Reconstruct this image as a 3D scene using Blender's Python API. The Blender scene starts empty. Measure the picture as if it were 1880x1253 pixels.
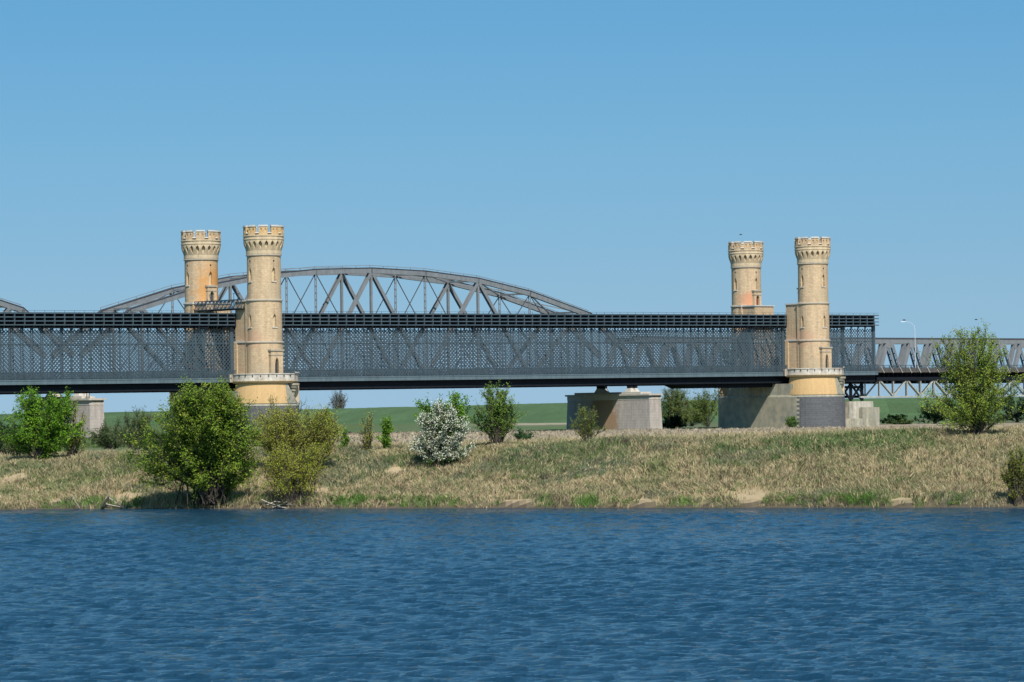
import bpy, math, random
import numpy as np
from mathutils import Matrix, Vector

# ------------------------------------------------------------------ camera, sky, sun, exposure
SC = bpy.context.scene
F = 6700.0                                  # focal length in pixels of a 1880 wide picture
EYE = 6.3                                   # eye height over the river
PITCH = math.atan(130.5 / F)
ROLL = math.radians(0.7)
cam_d = bpy.data.cameras.new("camera")
cam_d.lens = F * 36.0 / 1880.0
cam_d.sensor_width = 36.0
cam_d.clip_start = 1.0
cam_d.clip_end = 30000.0
cam = bpy.data.objects.new("camera", cam_d)
SC.collection.objects.link(cam)
ROT = Matrix.Rotation(math.pi / 2 + PITCH, 3, 'X') @ Matrix.Rotation(-ROLL, 3, 'Z')
cam.matrix_world = Matrix.Translation((0, 0, EYE)) @ ROT.to_4x4()
SC.camera = cam

SUN_EL = math.radians(47.0)
SUN_AZ = math.radians(12.0)                 # to the right of straight behind the viewer
sdir = Vector((math.sin(SUN_AZ) * math.cos(SUN_EL), -math.cos(SUN_AZ) * math.cos(SUN_EL), math.sin(SUN_EL)))
sun_d = bpy.data.lights.new("sun", 'SUN')
sun_d.energy = 4.3
sun_d.angle = math.radians(0.55)
sun_d.color = (1.0, 0.95, 0.87)
sun = bpy.data.objects.new("sun", sun_d)
sun.rotation_euler = sdir.to_track_quat('Z', 'Y').to_euler()
sun.location = (0, -50, 200)
SC.collection.objects.link(sun)

world = bpy.data.worlds.new("World")
SC.world = world
world.use_nodes = True
wn, wl = world.node_tree.nodes, world.node_tree.links
wn.clear()
w_out = wn.new('ShaderNodeOutputWorld')
w_bg = wn.new('ShaderNodeBackground')
w_sky = wn.new('ShaderNodeTexSky')
w_sky.sky_type = 'NISHITA'
w_sky.sun_disc = False
w_sky.sun_elevation = SUN_EL
w_sky.sun_rotation = math.pi - SUN_AZ
w_sky.altitude = 0.0
w_sky.air_density = 1.0
w_sky.dust_density = 0.3
w_sky.ozone_density = 1.0
w_tc = wn.new('ShaderNodeTexCoord')
w_sep = wn.new('ShaderNodeSeparateXYZ')
w_mul = wn.new('ShaderNodeMath'); w_mul.operation = 'MULTIPLY_ADD'
w_mul.inputs[1].default_value = 1.9
w_mul.inputs[2].default_value = 0.24
w_comb = wn.new('ShaderNodeCombineXYZ')
w_norm = wn.new('ShaderNodeVectorMath'); w_norm.operation = 'NORMALIZE'
w_hsv = wn.new('ShaderNodeHueSaturation')
w_hsv.inputs['Saturation'].default_value = 1.0
wl.new(w_tc.outputs['Generated'], w_sep.inputs[0])
wl.new(w_sep.outputs['X'], w_comb.inputs['X'])
wl.new(w_sep.outputs['Y'], w_comb.inputs['Y'])
wl.new(w_sep.outputs['Z'], w_mul.inputs[0])
wl.new(w_mul.outputs[0], w_comb.inputs['Z'])
wl.new(w_comb.outputs[0], w_norm.inputs[0])
wl.new(w_norm.outputs[0], w_sky.inputs[0])
wl.new(w_sky.outputs[0], w_hsv.inputs['Color'])
w_tint = wn.new('ShaderNodeMix'); w_tint.data_type = 'RGBA'; w_tint.blend_type = 'MULTIPLY'
w_tint.inputs['Factor'].default_value = 1.0
w_ramp = wn.new('ShaderNodeValToRGB')         # clean deep air high up, pale river haze low down
w_ramp.color_ramp.interpolation = 'LINEAR'
ce = w_ramp.color_ramp.elements
ce[0].position = 0.0; ce[0].color = (0.816 * 0.99, 1.14 * 0.715, 1.10 * 0.66, 1)
ce[1].position = 1.0; ce[1].color = (0.80 * 0.78, 1.14 * 0.94, 1.10 * 0.98, 1)
for ps, cc in ((0.27, (0.80 * 1.04, 1.14 * 0.82, 1.10 * 0.735, 1)), (0.65, (0.80 * 0.93, 1.14 * 0.92, 1.10 * 0.88, 1))):
    q_ = ce.new(ps); q_.color = cc
w_mr = wn.new('ShaderNodeMapRange')
w_mr.inputs['From Min'].default_value = 0.0; w_mr.inputs['From Max'].default_value = 0.11
wl.new(w_sep.outputs['Z'], w_mr.inputs['Value']); wl.new(w_mr.outputs['Result'], w_ramp.inputs['Fac'])
wl.new(w_ramp.outputs['Color'], w_tint.inputs['B'])
wl.new(w_hsv.outputs[0], w_tint.inputs['A'])
wl.new(w_tint.outputs['Result'], w_bg.inputs['Color'])
w_bg.inputs['Strength'].default_value = 0.13
wl.new(w_bg.outputs[0], w_out.inputs['Surface'])

SC.view_settings.view_transform = 'Standard'
SC.view_settings.look = 'None'
SC.view_settings.exposure = 0.3
SC.view_settings.gamma = 1.0

rng = np.random.default_rng(7)
random.seed(7)


# ------------------------------------------------------------------ placing helpers
def W(px, py, Y):
    """World point at depth Y that the survey pixel (px, py) of the photograph measures."""
    v = ROT @ Vector(((px - 940.0) / F, -(py - 626.5) / F, -1.0))
    k = Y / v.y
    return Vector((v.x * k, Y, EYE + v.z * k))


# ------------------------------------------------------------------ noise
def vnoise(x, y, s, seed=0):
    x = np.asarray(x, float) / s + seed * 17.31
    y = np.asarray(y, float) / s - seed * 9.77
    xi, yi = np.floor(x).astype(np.int64), np.floor(y).astype(np.int64)
    fx, fy = x - xi, y - yi
    fx, fy = fx * fx * (3 - 2 * fx), fy * fy * (3 - 2 * fy)

    def h(i, j):
        n = (i * 374761393 + j * 668265263 + seed * 1442695) & 0xffffffff
        n = ((n ^ (n >> 13)) * 1274126177) & 0xffffffff
        return ((n ^ (n >> 16)) & 0xffff) / 65535.0
    return (h(xi, yi) * (1 - fx) + h(xi + 1, yi) * fx) * (1 - fy) + (h(xi, yi + 1) * (1 - fx) + h(xi + 1, yi + 1) * fx) * fy


def fbm(x, y, s, seed=0, o=4):
    t, a, n = 0, 1.0, 0
    for i in range(o):
        t = t + a * vnoise(x, y, s / 2 ** i, seed + i)
        n += a
        a *= 0.55
    return t / n


def sstep(a, b, x):
    t = np.clip((np.asarray(x, float) - a) / (b - a), 0, 1)
    return t * t * (3 - 2 * t)


# ------------------------------------------------------------------ terrain shape
def bank_y(x):
    x = np.asarray(x, float)
    return 239.3 - 33.5 * np.tanh(x / 80.0) + 2.6 * (fbm(x, x * 0, 6.0, 3, 4) - 0.5) - 2.6 * np.exp(-((x + 36.0) / 1.9) ** 2)


LEV = np.array([(-3000, 2600, 8.0), (-250, 1750, 8.3), (-85, 1650, 8.75), (12, 1357, 9.4), (63, 1235, 9.45),
                (141, 1243, 9.4), (400, 1300, 9.4), (3000, 1700, 9.4)], float)


def ground(x, y):
    x = np.asarray(x, float); y = np.asarray(y, float)
    e = y - bank_y(x)
    xx = np.clip(x, -60, 60)
    rim = 3.80 + 0.019 * xx
    amp = fbm(x, y, 5.0, 11, 4) - 0.5
    slope = 0.42 * sstep(-0.05, 0.8, e) + (rim - 0.42) * (0.55 * sstep(0, 19, e) + 0.45 * np.clip(e / 18.5, 0, 1))
    slope = slope + (amp * 0.85 + 0.35 * (vnoise(x, y, 1.7, 12) - 0.5)) * sstep(0.5, 4, e) * (1 - 0.6 * sstep(15, 30, e))
    z = np.where(e > 0, slope, np.maximum(-2.2, e * 0.45))
    z = z - (rim - 2.45) * sstep(24, 180, e)
    z = z + (fbm(x, y, 40.0, 5, 3) - 0.5) * 0.35 * sstep(60, 200, e)
    ly = np.interp(x, LEV[:, 0], LEV[:, 1]); lz = np.interp(x, LEV[:, 0], LEV[:, 2])
    sl = np.interp(x, [-250, -85, -20, 12, 50, 90], [70, 140, 140, 120, 60, 32])
    d = np.abs(y - ly)
    z = z + (lz - 2.45) * (1 - sstep(0.08, 1.0, d / sl))
    near = sstep(8, -4, y)
    z = np.where(y < 40, -2.2 + near * 6.6, z)
    return z


def on_ground(px, py, y0=225.0, y1=1500.0):
    """First place where the survey ray of a photograph pixel meets the terrain."""
    v = ROT @ Vector(((px - 940.0) / F, -(py - 626.5) / F, -1.0))
    ys = np.concatenate([np.arange(y0, 320, 0.1), np.arange(320, y1, 1.0)])
    k = ys / v.y
    g = ground(v.x * k, ys)
    ray = EYE + v.z * k
    hit = np.where(ray <= g)[0]
    i = hit[0] if len(hit) else len(ys) - 1
    top = np.where(ys - bank_y(v.x * k) > 19.0)[0][0]
    i = min(i, top)                               # bank plants stand on the near bank, at the latest on its crest
    return float(v.x * k[i]), float(ys[i]), float(g[i])


# ------------------------------------------------------------------ materials
def mat(name, base=(0.5, 0.5, 0.5), rough=0.8, var=0.0, scale=1.0, metal=0.0, bump=0.0, streak=0.0, second=None, attr=False,
        spec=0.3, transl=0.0, bricks=None):
    m = bpy.data.materials.new(name)
    m.use_nodes = True
    n, l = m.node_tree.nodes, m.node_tree.links
    b = n['Principled BSDF']
    b.inputs['Roughness'].default_value = rough
    b.inputs['Metallic'].default_value = metal
    b.inputs['Specular IOR Level'].default_value = spec
    tc = n.new('ShaderNodeTexCoord')
    if attr:
        a = n.new('ShaderNodeAttribute'); a.attribute_name = 'col'
        col = a.outputs['Color']
    else:
        r = n.new('ShaderNodeRGB'); r.outputs[0].default_value = (*base, 1)
        col = r.outputs[0]
    if second is not None:
        nz = n.new('ShaderNodeTexNoise'); nz.inputs['Scale'].default_value = scale * 0.35
        nz.inputs['Detail'].default_value = 5; nz.inputs['Roughness'].default_value = 0.65
        l.new(tc.outputs['Object'], nz.inputs['Vector'])
        rp = n.new('ShaderNodeValToRGB')
        rp.color_ramp.elements[0].position = 0.42; rp.color_ramp.elements[1].position = 0.66
        l.new(nz.outputs['Fac'], rp.inputs['Fac'])
        mx = n.new('ShaderNodeMix'); mx.data_type = 'RGBA'
        l.new(rp.outputs['Color'], mx.inputs['Factor'])
        l.new(col, mx.inputs['A']); mx.inputs['B'].default_value = (*second, 1)
        col = mx.outputs['Result']
    if bricks is not None:
        br = n.new('ShaderNodeTexBrick')
        w, h, mort, dk = bricks
        br.inputs['Scale'].default_value = 1.0
        br.inputs['Brick Width'].default_value = w; br.inputs['Row Height'].default_value = h
        br.inputs['Mortar Size'].default_value = mort
        br.inputs['Color1'].default_value = (1, 1, 1, 1); br.inputs['Color2'].default_value = (dk, dk, dk, 1)
        br.inputs['Mortar'].default_value = (1.5, 1.5, 1.45, 1) if dk < 0.8 else (0.72, 0.7, 0.68, 1)
        sp = n.new('ShaderNodeSeparateXYZ'); cb = n.new('ShaderNodeCombineXYZ')
        ad = n.new('ShaderNodeMath'); ad.operation = 'ADD'
        l.new(tc.outputs['Object'], sp.inputs[0])
        l.new(sp.outputs['X'], ad.inputs[0]); l.new(sp.outputs['Y'], ad.inputs[1])
        l.new(ad.outputs[0], cb.inputs['X']); l.new(sp.outputs['Z'], cb.inputs['Y'])
        l.new(cb.outputs[0], br.inputs['Vector'])
        mm = n.new('ShaderNodeMix'); mm.data_type = 'RGBA'; mm.blend_type = 'MULTIPLY'
        mm.inputs['Factor'].default_value = 1.0
        l.new(col, mm.inputs['A']); l.new(br.outputs['Color'], mm.inputs['B'])
        col = mm.outputs['Result']
    if var > 0:
        nz = n.new('ShaderNodeTexNoise'); nz.inputs['Scale'].default_value = scale
        nz.inputs['Detail'].default_value = 8; nz.inputs['Roughness'].default_value = 0.7
        l.new(tc.outputs['Object'], nz.inputs['Vector'])
        mr = n.new('ShaderNodeMapRange')
        mr.inputs['From Min'].default_value = 0.3; mr.inputs['From Max'].default_value = 0.7
        mr.inputs['To Min'].default_value = 1 - var; mr.inputs['To Max'].default_value = 1 + var
        l.new(nz.outputs['Fac'], mr.inputs['Value'])
        vm = n.new('ShaderNodeVectorMath'); vm.operation = 'SCALE'
        l.new(col, vm.inputs[0]); l.new(mr.outputs['Result'], vm.inputs['Scale'])
        col = vm.outputs[0]
    if streak > 0:
        mp = n.new('ShaderNodeMapping'); mp.inputs['Scale'].default_value = (1.4, 1.4, 0.12)
        nz = n.new('ShaderNodeTexNoise'); nz.inputs['Scale'].default_value = 1.1; nz.inputs['Detail'].default_value = 6
        l.new(tc.outputs['Object'], mp.inputs[0]); l.new(mp.outputs[0], nz.inputs['Vector'])
        mr = n.new('ShaderNodeMapRange')
        mr.inputs['From Min'].default_value = 0.35; mr.inputs['From Max'].default_value = 0.65
        mr.inputs['To Min'].default_value = 1 - streak; mr.inputs['To Max'].default_value = 1 + streak * 0.5
        l.new(nz.outputs['Fac'], mr.inputs['Value'])
        vm = n.new('ShaderNodeVectorMath'); vm.operation = 'SCALE'
        l.new(col, vm.inputs[0]); l.new(mr.outputs['Result'], vm.inputs['Scale'])
        col = vm.outputs[0]
    l.new(col, b.inputs['Base Color'])
    if bump > 0:
        nb = n.new('ShaderNodeTexNoise'); nb.inputs['Scale'].default_value = 3.0; nb.inputs['Detail'].default_value = 6
        l.new(tc.outputs['Object'], nb.inputs['Vector'])
        bp = n.new('ShaderNodeBump'); bp.inputs['Strength'].default_value = bump; bp.inputs['Distance'].default_value = 0.2
        l.new(nb.outputs['Fac'], bp.inputs['Height']); l.new(bp.outputs[0], b.inputs['Normal'])
    if transl > 0:
        tr = n.new('ShaderNodeBsdfTranslucent'); l.new(col, tr.inputs['Color'])
        ms = n.new('ShaderNodeMixShader'); ms.inputs[0].default_value = transl
        out = n['Material Output']
        l.new(b.outputs[0], ms.inputs[1]); l.new(tr.outputs[0], ms.inputs[2]); l.new(ms.outputs[0], out.inputs['Surface'])
    return m


def courses(m, w=0.62, h=0.31):
    """Brick courses wrapped round a tower: angle times radius against height."""
    n, l = m.node_tree.nodes, m.node_tree.links
    b = n['Principled BSDF']; src = b.inputs['Base Color'].links[0].from_socket
    tc = n.new('ShaderNodeTexCoord'); sp = n.new('ShaderNodeSeparateXYZ'); l.new(tc.outputs['Object'], sp.inputs[0])
    at = n.new('ShaderNodeMath'); at.operation = 'ARCTAN2'; l.new(sp.outputs['Y'], at.inputs[0]); l.new(sp.outputs['X'], at.inputs[1])
    mu = n.new('ShaderNodeMath'); mu.operation = 'MULTIPLY'; mu.inputs[1].default_value = 3.0; l.new(at.outputs[0], mu.inputs[0])
    cb = n.new('ShaderNodeCombineXYZ'); l.new(mu.outputs[0], cb.inputs['X']); l.new(sp.outputs['Z'], cb.inputs['Y'])
    br = n.new('ShaderNodeTexBrick'); br.inputs['Scale'].default_value = 1.0
    br.inputs['Brick Width'].default_value = w; br.inputs['Row Height'].default_value = h; br.inputs['Mortar Size'].default_value = 0.022
    br.inputs['Color1'].default_value = (1.04, 1.03, 1.0, 1); br.inputs['Color2'].default_value = (0.90, 0.87, 0.84, 1); br.inputs['Mortar'].default_value = (0.80, 0.80, 0.80, 1)
    l.new(cb.outputs[0], br.inputs['Vector'])
    mm = n.new('ShaderNodeMix'); mm.data_type = 'RGBA'; mm.blend_type = 'MULTIPLY'; mm.inputs['Factor'].default_value = 1.0
    l.new(src, mm.inputs['A']); l.new(br.outputs['Color'], mm.inputs['B']); l.new(mm.outputs['Result'], b.inputs['Base Color'])
    return m


def add_patch(m, centre, size, colour, soft=0.35, amount=0.8):
    """A weather stain of its own shape (an ellipsoid in object space with a ragged edge)."""
    n, l = m.node_tree.nodes, m.node_tree.links
    b = n['Principled BSDF']
    src = b.inputs['Base Color'].links[0].from_socket
    tc = n.new('ShaderNodeTexCoord')
    vs = n.new('ShaderNodeVectorMath'); vs.operation = 'SUBTRACT'; vs.inputs[1].default_value = centre
    vd = n.new('ShaderNodeVectorMath'); vd.operation = 'DIVIDE'; vd.inputs[1].default_value = size
    ln = n.new('ShaderNodeVectorMath'); ln.operation = 'LENGTH'
    l.new(tc.outputs['Object'], vs.inputs[0]); l.new(vs.outputs[0], vd.inputs[0]); l.new(vd.outputs[0], ln.inputs[0])
    nz = n.new('ShaderNodeTexNoise'); nz.inputs['Scale'].default_value = 0.9; nz.inputs['Detail'].default_value = 6
    l.new(tc.outputs['Object'], nz.inputs['Vector'])
    ad = n.new('ShaderNodeMath'); ad.operation = 'MULTIPLY_ADD'; ad.inputs[1].default_value = 1.1
    l.new(nz.outputs['Fac'], ad.inputs[0]); l.new(ln.outputs['Value'], ad.inputs[2])
    mr = n.new('ShaderNodeMapRange'); mr.inputs['From Min'].default_value = 1.5 - soft
    mr.inputs['From Max'].default_value = 1.5 + soft; mr.inputs['To Min'].default_value = amount; mr.inputs['To Max'].default_value = 0
    l.new(ad.outputs[0], mr.inputs['Value'])
    mx = n.new('ShaderNodeMix'); mx.data_type = 'RGBA'
    l.new(mr.outputs['Result'], mx.inputs['Factor']); l.new(src, mx.inputs['A']); mx.inputs['B'].default_value = (*colour, 1)
    l.new(mx.outputs['Result'], b.inputs['Base Color'])
    return m


def tan_brick(name):
    return courses(mat(name, (0.56, 0.42, 0.27), 0.92, var=0.18, scale=3.2, streak=0.14, second=(0.545, 0.40, 0.26), bump=0.15, spec=0.15))


M = {}
M['brick'] = tan_brick('tan_brick')
add_patch(M['brick'], (-3.0, 0.5, 7.0), (2.0, 3.5, 1.6), (0.56, 0.33, 0.22), 0.4, 0.55)
add_patch(M['brick'], (0.5, -3.0, 15.3), (2.6, 1.5, 1.5), (0.40, 0.33, 0.22), 0.4, 0.4)
add_patch(M['brick'], (-2.0, -2.0, 1.0), (3.0, 3.0, 1.8), (0.42, 0.35, 0.24), 0.4, 0.45)
M['brick_orange'] = add_patch(tan_brick('tan_brick_orange_stain'), (-1.2, 2.0, 15.5), (3.6, 2.2, 6.2), (0.58, 0.27, 0.075), 0.3, 0.85)
add_patch(M['brick_orange'], (-2.6, -1.5, 13.8), (1.6, 3.2, 1.8), (0.62, 0.28, 0.14), 0.3, 0.6)
M['brick_salmon'] = add_patch(tan_brick('tan_brick_salmon_stain'), (0.6, 2.6, 14.9), (3.2, 2.4, 1.7), (0.60, 0.27, 0.15), 0.35, 0.8)
M['niche'] = mat('niche_brick', (0.60, 0.47, 0.29), 0.9, var=0.1, scale=3)
M['sand_trim'] = mat('sandstone_trim', (0.55, 0.43, 0.28), 0.9, var=0.2, scale=3, streak=0.15)
M['orange_brick'] = mat('orange_parapet_brick', (0.56, 0.36, 0.17), 0.92, var=0.2, scale=4, second=(0.54, 0.41, 0.24), spec=0.15)
M['coping'] = mat('grey_coping_stone', (0.50, 0.48, 0.44), 0.9, var=0.15, scale=4)
M['string'] = mat('weathered_string_course', (0.36, 0.31, 0.24), 0.9, var=0.25, scale=4)
M['parapet'] = mat('pale_parapet_stone', (0.62, 0.57, 0.50), 0.85, var=0.18, scale=2.5, second=(0.42, 0.35, 0.27), streak=0.25)
M['balcony'] = mat('weathered_balcony_stone', (0.44, 0.38, 0.31), 0.9, var=0.2, scale=3, streak=0.35)
M['yellow'] = mat('yellow_render', (0.57, 0.375, 0.18), 0.9, var=0.12, scale=3, streak=0.08, spec=0.15)
M['grey_conc'] = mat('grey_green_concrete', (0.31, 0.295, 0.235), 0.92, var=0.22, scale=1.6, streak=0.25, second=(0.40, 0.35, 0.25))
M['dark_block'] = mat('dark_grey_block_masonry', (0.125, 0.125, 0.135), 0.85, var=0.16, scale=3, bricks=(0.95, 0.42, 0.035, 0.78))
M['pier_brick'] = mat('pier_brownish_masonry', (0.34, 0.29, 0.21), 0.95, var=0.2, scale=1.2, streak=0.3, second=(0.28, 0.17, 0.09))
M['rail_pier'] = mat('rail_pier_pinkish_stone', (0.47, 0.42, 0.385), 0.92, var=0.12, scale=1.5, streak=0.15, bricks=(1.4, 0.55, 0.02, 0.93))
M['rail_pier_stained'] = mat('rail_pier_stone_with_brown_stain', (0.47, 0.42, 0.385), 0.92, var=0.12, scale=1.5, streak=0.15, bricks=(1.4, 0.55, 0.02, 0.93))
add_patch(M['rail_pier_stained'], (0, 14.8, 3.0), (20, 4.4, 7.5), (0.34, 0.205, 0.11), 0.16, 0.85)
M['rail_cap'] = mat('rail_pier_pale_cap', (0.52, 0.48, 0.42), 0.9, var=0.15, scale=2, streak=0.1)
M['steel'] = mat('blue_grey_painted_steel', (0.058, 0.085, 0.104), 0.5, var=0.14, scale=0.9, metal=0.0, spec=0.35, streak=0.12)
M['steel_light'] = mat('edge_beam_blue_grey_paint', (0.105, 0.145, 0.165), 0.5, var=0.12, scale=0.7, spec=0.35, streak=0.15)
M['steel_dark'] = mat('dark_girder_steel', (0.010, 0.013, 0.018), 0.8, var=0.2, scale=1, spec=0.1)
M['rail_steel'] = mat('pale_grey_railway_steel', (0.190, 0.200, 0.207), 0.6, var=0.12, scale=0.8, spec=0.35, streak=0.12)
M['rail_steel_dark'] = mat('dark_top_plate_steel', (0.07, 0.07, 0.075), 0.6, var=0.1, scale=1)
M['post_steel'] = mat('pale_green_grey_steel', (0.36, 0.37, 0.33), 0.6, var=0.2, scale=0.8, streak=0.2)
M['rust'] = mat('rusty_brown_rail', (0.10, 0.085, 0.075), 0.8, var=0.25, scale=1.5)
M['concrete'] = mat('pale_cast_concrete', (0.46, 0.42, 0.35), 0.92, var=0.16, scale=1.2, streak=0.35, second=(0.34, 0.31, 0.25))
M['white'] = mat('white_paint', (0.60, 0.62, 0.62), 0.5, var=0.05, scale=2)
M['door'] = mat('dark_door_wood', (0.05, 0.045, 0.045), 0.7, var=0.2, scale=5)
M['red_door'] = mat('red_brown_door', (0.20, 0.04, 0.03), 0.6, var=0.15, scale=5)
M['bark'] = mat('grey_brown_bark', (0.060, 0.050, 0.040), 0.95, var=0.3, scale=8)
M['pale_wood'] = mat('bleached_driftwood', (0.42, 0.37, 0.30), 0.9, var=0.3, scale=6)
M['leaf'] = mat('leaf', attr=True, rough=0.6, spec=0.2, transl=0.45)
M['grass'] = mat('grass_blade', attr=True, rough=0.85, spec=0.1, transl=0.2)
M['bird'] = mat('dark_plumage', (0.04, 0.04, 0.045), 0.8)


# ------------------------------------------------------------------ object helpers
def link(o):
    SC.collection.objects.link(o)
    return o


def tag(o, label=None, cat=None, group=None, kind=None):
    if label: o['label'] = label
    if cat: o['category'] = cat
    if group: o['group'] = group
    if kind: o['kind'] = kind
    return o


def thing(name, label, cat, loc=(0, 0, 0), rot=(0, 0, 0), group=None):
    o = bpy.data.objects.new(name, None)
    o.empty_display_size = 1.0
    o.location = loc
    o.rotation_euler = rot
    return tag(link(o), label, cat, group)


def np_mesh(name, V, Fc, m, parent=None, col=None, smooth=False):
    """V (n,3), Fc (f,k) faces of equal size, col (f,3) one colour per face."""
    V = np.ascontiguousarray(V, np.float32); Fc = np.ascontiguousarray(Fc, np.int32)
    me = bpy.data.meshes.new(name)
    f, k = Fc.shape
    me.vertices.add(len(V)); me.vertices.foreach_set('co', V.ravel())
    me.loops.add(f * k); me.loops.foreach_set('vertex_index', Fc.ravel())
    me.polygons.add(f)
    me.polygons.foreach_set('loop_start', np.arange(0, f * k, k, dtype=np.int32))
    me.polygons.foreach_set('loop_total', np.full(f, k, np.int32))
    if smooth:
        me.polygons.foreach_set('use_smooth', np.ones(f, bool))
    if col is not None:
        a = me.color_attributes.new('col', 'FLOAT_COLOR', 'CORNER')
        c = np.ones((f, k, 4), np.float32)
        c[:, :, :3] = np.asarray(col, np.float32)[:, None, :]
        a.data.foreach_set('color', c.ravel())
    me.update(calc_edges=True)
    me.validate()
    me.materials.append(m)
    o = bpy.data.objects.new(name, me)
    link(o)
    if parent: o.parent = parent
    return o


class MB:
    """Collects shapes and links them as ONE mesh object."""
    def __init__(s): s.v = []; s.f = []

    def quad(s, *p):
        b = len(s.v); s.v += [tuple(q) for q in p]; s.f.append(tuple(range(b, b + len(p))))
        return s

    def box(s, x0, x1, y0, y1, z0, z1):
        b = len(s.v)
        s.v += [(x0, y0, z0), (x1, y0, z0), (x1, y1, z0), (x0, y1, z0), (x0, y0, z1), (x1, y0, z1), (x1, y1, z1), (x0, y1, z1)]
        s.f += [tuple(b + i for i in q) for q in ((0, 3, 2, 1), (4, 5, 6, 7), (0, 1, 5, 4), (1, 2, 6, 5), (2, 3, 7, 6), (3, 0, 4, 7))]
        return s

    def bar(s, a, b, w, d, up=(0, 1, 0)):
        """Rectangular bar from a to b; d is measured along 'up', w across it."""
        a = Vector(a); b = Vector(b); t = (b - a).normalized()
        u = Vector(up); u = (u - t * u.dot(t)).normalized(); c = t.cross(u)
        u = u * d / 2; c = c * w / 2
        k = len(s.v)
        for p in (a, b):
            s.v += [tuple(p - u - c), tuple(p + u - c), tuple(p + u + c), tuple(p - u + c)]
        s.f += [tuple(k + i for i in q) for q in ((0, 1, 2, 3), (7, 6, 5, 4), (0, 4, 5, 1), (1, 5, 6, 2), (2, 6, 7, 3), (3, 7, 4, 0))]
        return s

    def lathe(s, prof, n=64, cx=0, cy=0, a0=0.0, a1=2 * math.pi):
        full = abs(a1 - a0 - 2 * math.pi) < 1e-6
        m = n if full else n + 1
        b = len(s.v)
        for r, z in prof:
            for i in range(m):
                a = a0 + (a1 - a0) * i / n
                s.v.append((cx + r * math.cos(a), cy + r * math.sin(a), z))
        for j in range(len(prof) - 1):
            for i in range(n):
                i2 = (i + 1) % m
                s.f.append((b + j * m + i, b + j * m + i2, b + (j + 1) * m + i2, b + (j + 1) * m + i))
        return s

    def prism(s, pts, z0, z1, s1=None):
        """Closed prism over a plan outline; s1 optional outline at the top."""
        n = len(pts); b = len(s.v); top = s1 or pts
        s.v += [(p[0], p[1], z0) for p in pts] + [(p[0], p[1], z1) for p in top]
        for i in range(n):
            j = (i + 1) % n
            s.f.append((b + i, b + j, b + n + j, b + n + i))
        s.f.append(tuple(range(b + n - 1, b - 1, -1))); s.f.append(tuple(range(b + n, b + 2 * n)))
        return s

    def sector(s, rf, r_in, th, half, z0, z1, op, m=3, top=True, sides=False):
        """One sector of a ring wall with an opening; op = [(z, halfwidth m)...]; rf(z) outer radius."""
        zs = sorted(set([z0, z1] + [z for z, _ in op]))
        zo = [z for z, _ in op]; wo = [w for _, w in op]

        def hw(z, side):
            if z < zo[0] - 1e-6 or z > zo[-1] + 1e-6: return 0.0
            if side < 0 and abs(z - zo[0]) < 1e-6: return 0.0
            return float(np.interp(z, zo, wo))

        def P(a, r, z): return (r * math.cos(a), r * math.sin(a), z)
        for k in range(len(zs) - 1):
            za, zb = zs[k], zs[k + 1]
            oa, ob = hw(za, 1) / rf(za), hw(zb, -1) / rf(zb)
            if abs(zb - zo[0]) < 1e-6: ob = 0.0
            if za < zo[0] - 1e-6: oa = 0.0
            for sg in (-1, 1):
                for j in range(m):
                    a0 = oa + (half - oa) * j / m; a1 = oa + (half - oa) * (j + 1) / m
                    b0 = ob + (half - ob) * j / m; b1 = ob + (half - ob) * (j + 1) / m
                    q = [P(th + sg * a0, rf(za), za), P(th + sg * a1, rf(za), za), P(th + sg * b1, rf(zb), zb), P(th + sg * b0, rf(zb), zb)]
                    s.quad(*(q if sg > 0 else q[::-1]))
                if za >= zo[0] - 1e-6 and zb <= zo[-1] + 1e-6:
                    s.quad(P(th + sg * oa, rf(za), za), P(th + sg * ob, rf(zb), zb), P(th + sg * ob, r_in, zb), P(th + sg * oa, r_in, za))
        if zo[0] > z0 + 1e-6:
            o = wo[0] / rf(zo[0])
            s.quad(P(th - o, rf(zo[0]), zo[0]), P(th + o, rf(zo[0]), zo[0]), P(th + o, r_in, zo[0]), P(th - o, r_in, zo[0]))
        return s

    def build(s, name, m, parent=None, smooth=False):
        me = bpy.data.meshes.new(name)
        me.from_pydata(s.v, [], s.f)
        me.materials.append(m)
        if smooth:
            for p in me.polygons: p.use_smooth = True
        o = bpy.data.objects.new(name, me); link(o)
        if parent: o.parent = parent
        return o


# ------------------------------------------------------------------ bridge frame
def flat_xy(px, py, Y):
    p = W(px, py, Y); return Vector((p.x, p.y))


T1 = flat_xy(484, 450, 630.7)               # axis of the front left tower
T2 = flat_xy(1492, 470, 713.3)              # axis of the front right tower
U = (T2 - T1).normalized()
SPAN = (T2 - T1).length
RZ = math.atan2(U.y, U.x)
N = Vector((-U.y, U.x))
HW = 9.6                                    # tower axis to bridge axis
C0 = T1 + N * HW
GRADE = 0.0052


def B(t, n, z=0.0):
    p = C0 + U * t + N * n
    return (p.x, p.y, z)


# ------------------------------------------------------------------ terrain sheet
def axis(parts):
    out = []
    for a, b, st in parts:
        out += list(np.arange(a, b, st))
    return np.array(sorted(set(np.round(out, 3))))


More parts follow.
